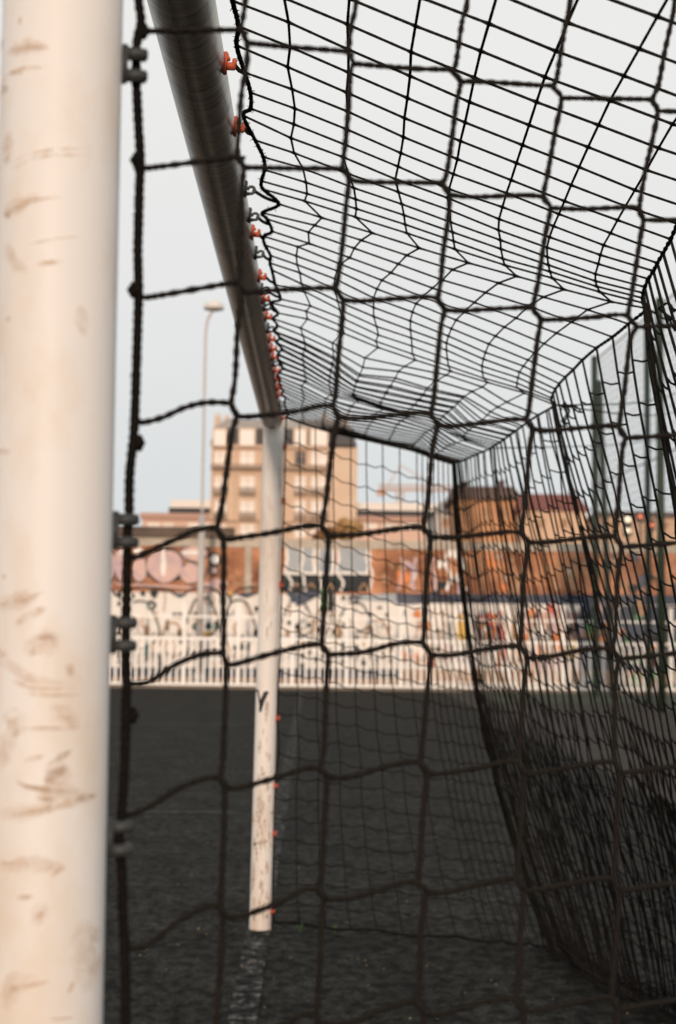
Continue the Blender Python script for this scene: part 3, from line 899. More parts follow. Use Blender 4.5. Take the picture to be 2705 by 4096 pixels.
for r in range(13, NR, 2):
    cord(mb, catmull([back[n][r] + Vector((.03, 0, .012 * math.sin(n * 1.1 + r))) for n in range(-9, 49)], .04), None, CR, .05, 5)
for q in range(16):                                       # the piled up hem
    ox, oz = rnd.uniform(-.05, .07), abs(rnd.gauss(0, .022)) + .006
    cord(mb, catmull([back[n][NR] + Vector((ox + rnd.uniform(-.02, .02), rnd.uniform(-.02, .02), oz * (1 + rnd.uniform(-.5, .5)))) for n in range(-9, 49, 2)], .04), None, CR * 1.3, .05, 5)
mb.build('back_panel', M['net'], net)
mb = MB()
re = catmull([P[n][8] for n in range(-9, 49)], 0.004)
mb.tube(re, [0.0031 * (1 + .25 * math.sin(i * .9)) for i in range(len(re))], 7)
for n in range(-9, 49):
    mb.tube([P[n][8] + Vector((0, -.006, .002)), P[n][8], P[n][8] + Vector((0, .006, -.002))], [.002, .0042, .002], 7)
mb.tube(catmull([back[n][NR] for n in range(-9, 49)], 0.03), .006, 6)
mb.tube(catmull([P[48][k] + Vector((0, .004, -.002)) for k in range(9)], .01), .0062, 7)      # rope along the far edge of the roof
for q in range(9):                                        # gathered cords hanging down the far corner and under the ties
    ox, oy = rnd.uniform(-.012, .030), rnd.uniform(-.16, .03)
    mb.tube(catmull([p + Vector((ox + rnd.uniform(-.004, .004), oy + rnd.uniform(-.012, .012), 0)) * (.35 + 1.5 * i / NR) for i, p in enumerate(back[48])], .03), .0031, 6)
for n0, ln in ((14, 9), (26, 9), (36, 8)):
    for q in range(3):
        j = n0 + rnd.randint(-2, 1)
        mb.tube(catmull([back[j][i].lerp(back[n0][i], .6 - .05 * i) + Vector((rnd.uniform(-.004, .008), rnd.uniform(-.01, .01), 0)) for i in range(ln)], .03),
                .0024, 6)
mb.build('edge_rope', M['rope'], net)

# ---- far side panel
mb = MB()
NC, NRF = 15, 24
fold = back[48]


def far_rope(t):
    py = lerp(1668, 3690, t)
    px = interp(py, [1668, 1760, 2000, 2340, 2600, 2870, 3000, 3140, 3330, 3640, 3690], [1146, 1143, 1137, 1128, 1120, 1108, 1118, 1098, 1094, 1090, 1096])
    return at(px, py, D1 - 0.01)


grid = []
for c in range(NC + 1):
    u = c / NC
    rowp = []
    for r in range(NRF + 1):
        t = r / NRF
        s = .097 * c if c <= 8 else lerp(.776, 1.0, (c - 8) / (NC - 8))
        ft = min(1, t + .06 * s * min(1, t * 6) * (1 - t)) * NR
        i = min(int(ft), NR - 1)
        fr = fold[i].lerp(fold[i + 1], ft - i)
        le = far_rope(t)
        # wide cells by the post, narrow cells in the corner, which curls towards the camera
        q = le.lerp(fr, s)
        tp = roof_pt(*[lerp(a, b, (s * 8) % 1) if s < 1 else END[8][j] for j, (a, b) in enumerate(zip(END[min(int(s * 8), 8)], END[min(int(s * 8) + 1, 8)]))])
        q = q + (tp - lerp(far_rope(0), P[48][8], s)) * max(0, 1 - t * 5) if t < .2 else q
        bel = math.sin(math.pi * t) * math.sin(math.pi * min(1, s * 1.2))
        q = q + Vector((0, 0.06 * bel, -0.05 * math.sin(math.pi * s) * (1 - t) * min(1, t * 4)))
        q.z += 0.006 * math.sin(c * 2.1 + r * 1.3)
        q.z = max(q.z, 0.006)
        rowp.append(q)
    grid.append(rowp)
for c in range(1, NC + 1):
    cord(mb, catmull(grid[c], .03), None, CR * 1.05, .03, 5)
for r in range(1, NRF + 1):
    line = []
    for c in range(NC + 1):
        line.append(grid[c][r])
        if c < NC:
            line.append(grid[c][r].lerp(grid[c + 1][r], .5) + Vector((0, 0, -.010)))
    cord(mb, catmull(line, .02), None, CR * 1.05, .03, 5)
mb.build('side_panel', M['net'], net)
mb = MB()
P3 = catmull([far_rope(i / 40) for i in range(41)], .01)
mb.tube(P3, [.0034 * (1 + .2 * (rnd.random() - .5)) for _ in P3], 7)
mb.tube(catmull([grid[c][NRF] for c in range(NC + 1)], .02), .0045, 7)
mb.build('edge_rope', M['rope'], net)

# ---- cords that tie the net back to the green poles
for n, (px, py, Y) in ((14, (2760, 1238, 9.0)), (26, (2760, 1540, 12.0)), (26, (2760, 1622, 12.0)), (36, (2760, 1722, 16.0))):
    a = P[n][8]
    b = at(px, py, Y)
    mb = MB()
    pts = [a.lerp(b, i / 12) + Vector((0, 0, -.05 * math.sin(math.pi * i / 12))) for i in range(13)]
    mb.tube(pts, .0024, 5)
    if n < 30:
        for _ in range(3):                                # the untrimmed knot
            q = a + Vector((rnd.uniform(.015, .06), rnd.uniform(-.02, .02), rnd.uniform(-.035, .015)))
            mb.tube(catmull([a + Vector((.02, 0, 0)), q, q + Vector((rnd.uniform(-.02, .02), 0, rnd.uniform(-.035, -.01)))], .006), .0022, 6)
    mb.build('tie_cord', M['rope'], net)

# ------------------------------------------------------------------ small things on the turf
mb = MB()
for _ in range(330):
    y = rnd.uniform(4.0, 12)
    x = rnd.uniform(-1.6, 1.6) * y / 6
    a, s = rnd.uniform(0, 6.3), rnd.uniform(.003, .010)
    mb.add([(x + s * math.cos(a + i * 1.57) * (1 if i % 2 else .5), y + s * math.sin(a + i * 1.57) * (1 if i % 2 else .5), .010 + .004 * (i % 2)) for i in range(4)], [(0, 1, 2, 3)])
tag(mb.build('turf_litter', M['litter']), kind='stuff')
for i, (px, py, lab) in enumerate([(1203, 3690, 'small green weed in the turf just right of the far goal post'),
                                   (1338, 3700, 'small green weed under the far side net, farther from the post')]):
    Y = 6.02
    c = at(px, py, Y)
    mb = MB()
    for k in range(9):
        a = rnd.uniform(0, 6.3)
        h, sp = rnd.uniform(.02, .045), rnd.uniform(.01, .03)
        tip = Vector((c.x + sp * math.cos(a), Y + sp * math.sin(a), h))
        b0 = Vector((c.x, Y, 0))
        sd_ = Vector((-math.sin(a), math.cos(a), 0)) * .004
        m_ = b0.lerp(tip, .55) + Vector((0, 0, .006))
        mb.add([b0 - sd_ * .4, b0 + sd_ * .4, m_ + sd_, tip, m_ - sd_], [(0, 1, 2, 3, 4)])
    tag(mb.build('weed', M['weed']), lab, 'weed', 'weeds by the far goal post')

# ------------------------------------------------------------------ white railing
YR = 28.9
rail = thing('railing', 'white steel railing with close pickets along the far end of the pitch', 'railing', (0, YR, 0))
u = YR / FPX
def rz(py, px=900): return at(px, py, YR).z
zt, zr1, zr2, zr3 = 1.60, rz(2467), rz(2555), rz(2738)
step = 216 * u
x0 = at(734, 2700, YR).x
posts = [x0 + i * step for i in range(-4, 13)]
for x in posts:
    mb = MB()
    mb.box(x - .034, x + .034, YR - .03, YR + .03, 0, zt)
    mb.box(x - .05, x + .05, YR - .046, YR + .046, zt, zt + .02)
    mb.build('post', M['white_rail'], rail)
for z, h in ((zr1, .035), (zr2, .055), (zr3, .05)):
    for a, b in zip(posts[:-1], posts[1:]):
        mb = MB()
        mb.box(a + .036, b - .036, YR - .02, YR + .02, z - h / 2, z + h / 2)
        mb.build('rail', M['white_rail'], rail)
for a, b in zip(posts[:-1], posts[1:]):
    mb = MB()
    n = 8
    for i in range(1, n):
        x = lerp(a, b, i / n)
        mb.box(x - .021, x + .021, YR - .012, YR + .012, .07, zr3 - .027)
        mb.box(x - .021, x + .021, YR - .012, YR + .012, zr3 + .027, zr2 - .03)
    mb.build('picket_panel', M['white_rail'], rail)

# ------------------------------------------------------------------ graffiti walls
YW, YB = 31.2, 31.7
GM = ['wall_white', 'g_black', 'g_navy', 'g_pink', 'g_white', 'g_steel', 'g_teal', 'g_orange', 'g_red', 'g_yellow', 'g_green', 'g_brown', 'brick', 'concrete']
GI = {k: i for i, k in enumerate(GM)}


class Wall:
    def __init__(self, Y):
        self.mb, self.Y, self.k = MB(), Y, 0

    def pt(self, x, y, lay):
        return at(x, y, self.Y) + Vector((0, -.004 * lay, 0))

    def _l(self):
        self.k = self.k % 10 + 1
        return self.k

    def poly(self, pts, m, lay=None):
        lay = lay or self._l()
        self.mb.poly([self.pt(x, y, lay) for x, y in pts], GI[m])

    def blob(self, cx, cy, rx, ry, m, wob=.08, lay=None, rot=0, n=22):
        a0 = rnd.uniform(0, 6)
        pts = []
        for i in range(n):
            a = 6.2832 * i / n
            q = 1 + wob * math.sin(3 * a + a0) + wob * .6 * math.sin(5 * a + a0 * 2)
            x, y = rx * q * math.cos(a), ry * q * math.sin(a)
            pts.append((cx + x * math.cos(rot) - y * math.sin(rot), cy + x * math.sin(rot) + y * math.cos(rot)))
        self.poly(pts, m, lay)

    def line(self, pts, wd, m, lay=None, close=False):
        lay = lay or self._l()
        if close:
            pts = list(pts) + [pts[0]]
        P = [Vector((a, b, 0)) for a, b in pts]
        P = catmull(P, max(4, wd * .8)) if len(P) > 2 else resample(P, 10)
        vs = []
        for i, p in enumerate(P):
            t = P[min(i + 1, len(P) - 1)] - P[max(i - 1, 0)]
            t = t.normalized() if t.length else Vector((1, 0, 0))
            nn = Vector((-t.y, t.x, 0)) * wd / 2
            vs += [self.pt(*(p + nn).xy, lay), self.pt(*(p - nn).xy, lay)]
        self.mb.add(vs, [(2 * i, 2 * i + 1, 2 * i + 3, 2 * i + 2) for i in range(len(P) - 1)], GI[m])

    def ring(self, cx, cy, rx, ry, wd, m, lay=None):
        self.line([(cx + rx * math.cos(6.2832 * i / 18), cy + ry * math.sin(6.2832 * i / 18)) for i in range(18)], wd, m, lay, True)


# upper brick wall
bw = thing('brick_wall', 'tall orange brick wall with pink and blue grey graffiti lettering behind the white wall', 'wall', (0, YB, 0))
W = Wall(YB)
xl, xr = at(-400, 2300, YB).x, at(3400, 2300, YB).x
zT, zB = at(900, 2188, YB).z, 0.0
W.mb.box(xl, xr, YB, YB + .35, zB, zT, GI['brick'])
ux = 1 / 1.568
X = lambda v: 450 + v * ux
Yc = lambda v: 2000 + v * ux
# pink bubble letters
for (cx, cy, rx, ry) in [(48, 400, 34, 105), (168, 430, 48, 88), (328, 412, 116, 104), (515, 335, 82, 48), (488, 460, 62, 66), (-40, 410, 60, 100), (-170, 405, 80, 105)]:
    W.blob(X(cx), Yc(cy), rx * ux * 1.1, ry * ux * 1.1, 'g_black', .05, 2)
    W.blob(X(cx), Yc(cy), rx * ux * .98, ry * ux * .98, 'g_pink', .05, 4)
for (cx, cy, rx, ry) in [(160, 320, 34, 22), (70, 330, 22, 18), (320, 395, 16, 90), (495, 330, 60, 14)]:
    W.blob(X(cx), Yc(cy), rx * ux, ry * ux, 'g_white', .1, 5)
W.ring(X(645), Yc(372), 36 * ux, 36 * ux, 9, 'g_black', 6)
W.blob(X(645), Yc(372), 30 * ux, 30 * ux, 'g_white', .05, 5)
W.ring(X(638), Yc(442), 28 * ux, 26 * ux, 8, 'g_black', 6)
W.blob(X(638), Yc(442), 22 * ux, 22 * ux, 'g_pink', .05, 5)
W.line([(X(440), Yc(290)), (X(520), Yc(283)), (X(600), Yc(296)), (X(602), Yc(420)), (X(560), Yc(520))], 6, 'g_black', 7)
W.line([(X(20), Yc(525)), (X(200), Yc(535)), (X(330), Yc(540)), (X(540), Yc(555))], 8, 'g_pink', 3)
W.blob(X(640), Yc(540), 90 * ux, 40 * ux, 'g_pink', .2, 3)
# brown scrawl and the concrete pier
for i in range(26):
    W.blob(X(rnd.uniform(690, 900)), Yc(rnd.uniform(440, 565)), rnd.uniform(6, 16), rnd.uniform(4, 12), rnd.choice(['g_brown', 'brick', 'g_brown']), .3, 2 + i % 3)
W.mb.box(at(X(832), 2300, YB).x, at(X(872), 2300, YB).x, YB - .12, YB, 0, at(980, Yc(282), YB).z, GI['concrete'])
# blue grey block letters with white outlines and black shadows
W.poly([(1132, 2292), (1300, 2288), (1480, 2296), (1482, 2366), (1300, 2372), (1128, 2368)], 'g_black', 1)
for (a, b, sk) in [(1140, 1208, 4), (1205, 1268, -12), (1268, 1340, -4), (1344, 1478, 6)]:
    W.poly([(a, 2172), (b - 4, 2176), (b + sk + 4, 2230), (b - 4, 2300), (a - 6, 2298), (a + sk, 2236)], 'g_white', 3)
    W.poly([(a + 12, 2184), (b - 14, 2188), (b + sk - 8, 2232), (b - 16, 2288), (a + 6, 2286), (a + 12 + sk, 2236)], 'g_steel', 5)
    W.line([(a + 10, 2300), (a + 24 + sk, 2330), (a + 18, 2366)], 9, 'g_white', 4)
    W.line([(b - 40, 2360), (b - 22, 2334), (b - 4, 2362)], 7, 'g_brown', 5)
W.line([(1200, 2180), (1214, 2236), (1196, 2300)], 8, 'g_white', 6)
W.line([(1132, 2172), (1480, 2172)], 7, 'g_white', 2)
W.line([(1478, 2176), (1466, 2240), (1490, 2290), (1478, 2366)], 9, 'g_white', 6)
# right hand brick with letters in orange, pink, brown
for i in range(70):
    x = rnd.uniform(1500, 2900)
    y = rnd.uniform(2205, 2372)
    m = rnd.choice(['g_brown', 'g_brown', 'g_orange', 'brick', 'g_pink', 'g_black', 'g_white'] if x < 1880 else ['g_brown', 'brick', 'g_brown', 'brick', 'g_orange', 'concrete'] if x < 2400 else ['g_brown', 'g_black', 'g_brown', 'g_navy', 'brick'])
    W.blob(x, y, rnd.uniform(8, 34), rnd.uniform(8, 30), m, .25, 1 + i % 6, rnd.uniform(0, 3))
for i in range(14):
    x = 1610 + i * 62 + rnd.uniform(-12, 12)
    W.line([(x, 2230), (x + rnd.uniform(-20, 20), 2270), (x + rnd.uniform(-25, 25), 2310), (x + rnd.uniform(-10, 10), 2362)], rnd.uniform(8, 18), rnd.choice(['g_pink', 'g_white', 'g_brown', 'g_orange'] if x < 1880 else ['g_brown', 'brick', 'g_brown']), 7)
W.mb.build('brickwork', [M[k] for k in GM], bw)
mb = MB()
mb.box(xl, at(936, 2100, YB).x, YB - .09, YB + .45, at(700, 2150, YB).z, at(700, 2108, YB).z)
mb.build('coping', M['brown_cope'], bw)
mb = MB()
mb.box(xl, xr, YB - .03, YB + .40, zT + .001, at(700, 2151, YB).z - .001)
mb.build('concrete_band', M['concrete'], bw)

# lower white wall
ww = thing('white_wall', 'low white wall covered in black outlined graffiti faces behind the railing', 'wall', (0, YW, 0))
W = Wall(YW)
zt_ = at(900, 2372, YW).z
W.mb.box(xl, xr, YW, YW + .3, 0, zt_, GI['wall_white'])
# dark painted stripe and brown foot
W.poly([(-300, 2664), (1600, 2676), (1600, 2716), (-300, 2704)], 'g_navy', 1)
W.poly([(-300, 2704), (1600, 2716), (1600, 2752), (-300, 2740)], 'g_brown', 1)
# rounded heads along the top with dark gaps between them
for (a, b) in [(-180, 20), (20, 402), (448, 690), (746, 1010), (1010, 1330)]:
    pts = [(X(lerp(a, b, i / 14)), Yc(600 - 52 * math.sin(math.pi * i / 14) ** .55)) for i in range(15)]
    W.line(pts, 9, 'g_black', 6)
for (a, b, c) in [(396, 455, 424), (690, 770, 738), (760, 915, 840)]:
    W.poly([(X(a), Yc(585)), (X(b), Yc(585)), (X(c + 12), Yc(612)), (X(c - 12), Yc(612))], 'g_navy', 7)
W.line([(X(738), Yc(590)), (X(740), Yc(640))], 9, 'g_black', 7)
W.blob(X(740), Yc(588), 18 * ux, 10 * ux, 'g_yellow', .2, 8)
for (x, y, r_) in [(130, 600, 11), (192, 586, 14), (262, 586, 22), (45, 600, 14), (44, 650, 12), (390, 722, 13), (425, 722, 13), (525, 714, 12), (725, 726, 13),
                   (515, 962, 12), (600, 950, 14), (640, 944, 14), (770, 926, 13), (810, 914, 14), (850, 932, 11), (905, 682, 13), (430, 890, 10), (560, 985, 10),
                   (1110, 770, 12), (1155, 795, 14), (1235, 785, 13), (1220, 740, 10), (1195, 742, 9), (1160, 890, 10), (1185, 1040, 16), (1190, 975, 13), (1310, 740, 12),
                   (1370, 738, 16), (1410, 790, 12), (1455, 790, 11), (1440, 905, 15), (1530, 866, 13), (1530, 936, 20), (1440, 1015, 14), (1490, 620, 10), (1450, 615, 12), (1530, 640, 12)]:
    W.blob(X(x), Yc(y), r_ * ux * 1.12, r_ * ux * 1.3, 'g_black', .12, 5)
W.blob(X(245), Yc(660), 31 * ux, 31 * ux, 'g_black', .05, 4)
W.blob(X(243), Yc(667), 14 * ux, 18 * ux, 'g_white', .1, 6)
W.blob(X(226), Yc(668), 8 * ux, 16 * ux, 'g_teal', .1, 7)
W.ring(X(610), Yc(625), 30 * ux, 28 * ux, 6, 'g_brown', 5)
W.ring(X(1195), Yc(785), 22 * ux, 24 * ux, 8, 'g_steel', 5)
W.ring(X(630), Yc(715), 15 * ux, 12 * ux, 5, 'g_brown', 5)
for (x, y, rx, ry, m) in [(520, 795, 16, 22, 'g_black'), (605, 790, 18, 20, 'g_black'), (655, 790, 18, 24, 'g_black'), (426, 832, 15, 24, 'g_black'), (345, 785, 10, 30, 'g_black'), (215, 950, 14, 42, 'g_teal'),
                          (215, 820, 14, 34, 'g_brown'), (900, 832, 14, 22, 'g_black'), (600, 838, 34, 12, 'g_yellow'), (1100, 835, 12, 18, 'g_brown'), (1215, 905, 34, 9, 'g_yellow'), (1240, 896, 16, 8, 'g_teal')]:
    W.blob(X(x), Yc(y), rx * ux * 1.2, ry * ux * 1.2, m, .1, 4)
W.blob(X(522), Yc(800), 7 * ux, 12 * ux, 'g_teal', .1, 6)
W.blob(X(608), Yc(795), 8 * ux, 10 * ux, 'g_teal', .1, 6)
W.blob(X(650), Yc(797), 9 * ux, 12 * ux, 'g_teal', .1, 6)
for pts, wd, m in [([(285, 960), (300, 1010), (298, 1060)], 10, 'g_black'), ([(490, 890), (478, 930), (470, 980)], 9, 'g_black'), ([(785, 765), (765, 795), (775, 850)], 8, 'g_brown'),
                   ([(1110, 640), (1125, 690), (1100, 740)], 7, 'g_brown'), ([(345, 890), (330, 930), (350, 975)], 5, 'g_brown'), ([(395, 900), (385, 985)], 4, 'g_brown'),
                   ([(245, 890), (250, 960), (235, 1030)], 6, 'g_brown'), ([(60, 740), (40, 830), (55, 920)], 7, 'g_black'), ([(1395, 790), (1440, 830), (1400, 860)], 6, 'g_brown'),
                   ([(780, 935), (765, 985), (790, 1010)], 5, 'g_brown'), ([(35, 930), (40, 1000)], 8, 'g_black'), ([(555, 650), (560, 860)], 4, 'g_brown'), ([(830, 640), (850, 720)], 4, 'g_brown'),
                   ([(330, 560), (330, 640), (322, 700)], 4, 'g_brown'), ([(1120, 585), (1160, 650), (1290, 585)], 16, 'g_navy'), ([(1320, 560), (1330, 640), (1318, 700)], 14, 'g_green'),
                   ([(1365, 560), (1372, 650), (1365, 700)], 22, 'g_black'), ([(1500, 600), (1560, 616)], 8, 'g_black'), ([(110, 700), (96, 740)], 4, 'g_brown')]:
    W.line([(X(a), Yc(b)) for a, b in pts], wd * 1.2, m)
W.poly([(X(1085), Yc(575)), (X(1330), Yc(575)), (X(1300), Yc(600)), (X(1170), Yc(650)), (X(1130), Yc(640))], 'g_navy', 2)
W.blob(X(1135), Yc(632), 26 * ux, 12 * ux, 'g_teal', .1, 4)
for i in range(70):                                       # drips and short strokes
    x, y = rnd.uniform(440, 1600), rnd.uniform(2440, 2640)
    W.line([(x, y), (x + rnd.uniform(-6, 6), y + rnd.uniform(14, 60))], rnd.uniform(2.5, 5), rnd.choice(['g_brown', 'g_brown', 'concrete', 'concrete', 'g_black']))
for i in range(36):
    x, y = rnd.uniform(1180, 1600), rnd.uniform(2430, 2660)
    W.blob(x, y, rnd.uniform(5, 10), rnd.uniform(6, 14), rnd.choice(['g_black', 'g_black', 'g_brown', 'g_steel']), .2)
for i in range(30):
    x, y = rnd.uniform(460, 1000), rnd.uniform(2440, 2650)
    W.line([(x, y), (x + rnd.uniform(-16, 16), y + 12), (x + rnd.uniform(-20, 20), y + 30)], rnd.uniform(3, 6), rnd.choice(['g_brown', 'g_brown', 'g_black']))
for (x, y, rx, ry, m) in [(560, 2500, 74, 96, 'g_black'), (690, 2560, 46, 70, 'g_brown'), (812, 2470, 60, 80, 'g_black'), (955, 2500, 66, 100, 'g_black'), (880, 2600, 40, 50, 'g_brown'),
                          (1190, 2480, 62, 70, 'g_black'), (1300, 2520, 48, 90, 'g_brown'), (1420, 2470, 60, 60, 'g_black'), (1510, 2560, 52, 80, 'g_brown'), (470, 2590, 40, 60, 'g_black')]:
    W.line([(x + rx * math.cos(a_) * (1 + .15 * math.sin(3 * a_)), y + ry * math.sin(a_)) for a_ in [R(-200 + 290 * i / 16) for i in range(17)]], 7.5, m)
# dark top band and coloured letters on the right half
W.poly([(1390, 2378), (1585, 2374), (1590, 2412), (1400, 2398)], 'g_steel', 2)
W.poly([(1585, 2374), (3300, 2384), (3300, 2424), (1720, 2412), (1590, 2420)], 'g_navy', 3)
W.line([(1700, 2420), (1735, 2400), (1790, 2404), (1830, 2440)], 9, 'g_black', 6)
for (x, y, rx, ry, m) in [(1660, 2632, 14, 24, 'g_orange'), (1725, 2648, 22, 22, 'g_orange'), (1722, 2655, 8, 10, 'g_red'), (1790, 2610, 24, 40, 'g_pink'), (1840, 2520, 26, 60, 'g_yellow'),
                          (1946, 2476, 30, 26, 'g_red'), (1975, 2540, 26, 36, 'g_orange'), (2000, 2640, 20, 34, 'g_orange'), (2060, 2500, 26, 50, 'g_white'), (2050, 2620, 24, 34, 'g_brown'),
                          (2206, 2434, 18, 20, 'g_red'), (2250, 2460, 40, 30, 'g_pink'), (2160, 2540, 40, 40, 'g_white'), (2240, 2560, 30, 50, 'g_orange'), (2290, 2600, 26, 40, 'g_yellow'),
                          (2120, 2620, 30, 30, 'g_brown'), (2200, 2650, 34, 24, 'g_pink'), (2320, 2480, 30, 30, 'g_steel')]:
    W.blob(x, y, rx, ry, m, .18)
W.poly([(2085, 2446), (2340, 2450), (2340, 2690), (2110, 2688), (2092, 2560)], 'g_pink', 1)
for i in range(34):
    x = rnd.uniform(1900, 2340)
    y = rnd.uniform(2440, 2560)
    W.line([(x, y), (x + rnd.uniform(-10, 10), y + 50), (x + rnd.uniform(-14, 14), y + rnd.uniform(80, 130))], rnd.uniform(6, 15), rnd.choice(['g_navy', 'g_black', 'g_white', 'g_navy', 'g_orange', 'g_brown', 'g_red']))
for i in range(46):
    x = rnd.uniform(1600, 2330)
    W.blob(x, rnd.uniform(2440, 2660), rnd.uniform(6, 18), rnd.uniform(8, 26), rnd.choice(['g_black', 'g_brown', 'g_black', 'g_orange', 'g_pink', 'g_steel']), .2)
W.poly([(2330, 2420), (3300, 2428), (3300, 2760), (2330, 2752)], 'g_navy', 1)  # dark graffiti at the right end, with shading by the net painted in
for i in range(90):
    x = rnd.uniform(2330, 3000)
    W.blob(x, rnd.uniform(2430, 2740), rnd.uniform(8, 34), rnd.uniform(10, 40),
           rnd.choice(['g_black', 'g_brown', 'g_navy', 'g_pink', 'g_steel', 'g_orange', 'g_green', 'g_brown']), .25)
for i in range(20):
    x = 1620 + i * 38
    W.line([(x, 2440), (x + rnd.uniform(-18, 18), 2500), (x + rnd.uniform(-18, 18), 2580), (x + rnd.uniform(-8, 8), 2650)], rnd.uniform(4, 9), rnd.choice(['g_black', 'g_brown', 'g_navy', 'g_brown']), 9)
W.poly([(1600, 2676), (3300, 2690), (3300, 2740), (1600, 2726)], 'g_brown', 2)
W.mb.build('painted_face', [M[k] for k in GM], ww)

# ------------------------------------------------------------------ street lamp
YL = 29.6
base = at(795, 2752, YL)
base.z = 0
lamp = thing('street_lamp', 'tall slim grey street lamp with a domed head left of the far goal post', 'street lamp', base)
mb = MB()
zj = at(815, 2060, YL).z
mb.tube([base, (base.x, YL, .25)], .12, 14)
mb.tube([(base.x, YL, .25), (base.x, YL, zj)], [.072, .062], 14)
mb.build('pole', M['lamp_grey'], lamp)
mb = MB()
pts = [Vector((base.x, YL, zj)), at(815, 1700, YL), at(819, 1420, YL), at(824, 1330, YL), at(832, 1275, YL), at(848, 1248, YL), at(860, 1240, YL)]
pts[1].x = pts[2].x = base.x
mb.tube(catmull(pts, .1), .026, 10)
mb.build('arm', M['lamp_grey'], lamp)
c = at(856, 1234, YL)
mb = MB()
prof = [(0.0, .165), (.08, .155), (.14, .12), (.18, .065), (.195, 0.0), (.18, -.02), (.12, -.035), (0.0, -.05)]
vs, fs = [], []
for r_, z in prof:
    for k in range(20):
        vs.append((c.x + r_ * 1.05 * math.cos(6.2832 * k / 20), YL + r_ * math.sin(6.2832 * k / 20), c.z + z))
for i in range(len(prof) - 1):
    for k in range(20):
        fs.append((i * 20 + k, i * 20 + (k + 1) % 20, (i + 1) * 20 + (k + 1) % 20, (i + 1) * 20 + k))
mb.add(vs, fs, 0, True)
mb.build('lamp_head', M['lamp_dish'], lamp)

# ------------------------------------------------------------------ buildings
def bx(mb, Y, px0, px1, py0, py1, front, depth, mi=0, ground=False):
    """a block whose front shows between these pixels; front = how far it stands proud of Y"""
    a, b = at(px0, py1, Y), at(px1, py0, Y)
    a2, b2 = at(px0, py0, Y), at(px1, py1, Y)
    xa, xb = (a.x + a2.x) / 2, (b.x + b2.x) / 2
    z0, z1 = (a.z + b2.z) / 2, (b.z + a2.z) / 2
    mb.box(xa, xb, Y - front, Y + depth, 0 if ground else z0, z1, mi)
    return xa, xb, z0, z1


YA = 185.0
ap = thing('apartment_building', 'six storey stone apartment building with grey mansard roof behind the walls', 'building', (at(1130, 2140, YA).x, YA, 0))
mb = MB()
bx(mb, YA, 847, 1428, 1787, 2200, 0, 12, 0, True)
for px in (848, 940, 1040, 1150, 1235, 1318):
    bx(mb, YA, px - 4, px + 6, 1800, 2150, .25, 0, 1)
for y0, y1 in ((1782, 1794), (1876, 1882), (2080, 2086)):
    bx(mb, YA, 843, 1320, y0, y1, .55, 0, 1)
mb.build('wall', [M['stone'], M['stone_trim']], ap)
mb = MB()
za, zb, zc = at(1000, 1787, YA).z + .3, at(1000, 1712, YA).z, at(1000, 1668, YA).z
xa, xb = at(843, 1787, YA).x, at(1428, 1787, YA).x
def frustum(mb, xa, xb, ya, yb, z0, z1, ins, mi):
    vs = [(xa, ya, z0), (xb, ya, z0), (xb, yb, z0), (xa, yb, z0), (xa + ins, ya + ins, z1), (xb - ins, ya + ins, z1), (xb - ins, yb - ins, z1), (xa + ins, yb - ins, z1)]
    mb.add(vs, [(0, 1, 5, 4), (1, 2, 6, 5), (2, 3, 7, 6), (3, 0, 4, 7), (4, 5, 6, 7), (3, 2, 1, 0)], mi)
frustum(mb, xa, xb, YA - .3, YA + 12, za, zb, .5, 0)
frustum(mb, xa + .3, xb - .3, YA + .1, YA + 11.6, zb + .003, zc, 1.6, 1)
roof = mb.build('roof', [M['slate'], M['zinc']], ap)
for px, py0 in ((866, 1655), (905, 1660), (1090, 1652), (1300, 1656), (1385, 1655)):
    mb = MB()
    a, b = at(px - 13, py0, YA), at(px + 13, py0, YA)
    mb.box(a.x, b.x, YA + 2.5, YA + 3.6, zb, a.z)
    mb.box(a.x + .1, a.x + .3, YA + 2.8, YA + 3.1, a.z, a.z + .5)
    mb.box(b.x - .3, b.x - .1, YA + 2.8, YA + 3.1, a.z, a.z + .5)
    mb.build('chimney', M['stone_trim'], roof)
COLS = [(858, 904), (962, 1018), (1062, 1112), (1180, 1224), (1244, 1308)]
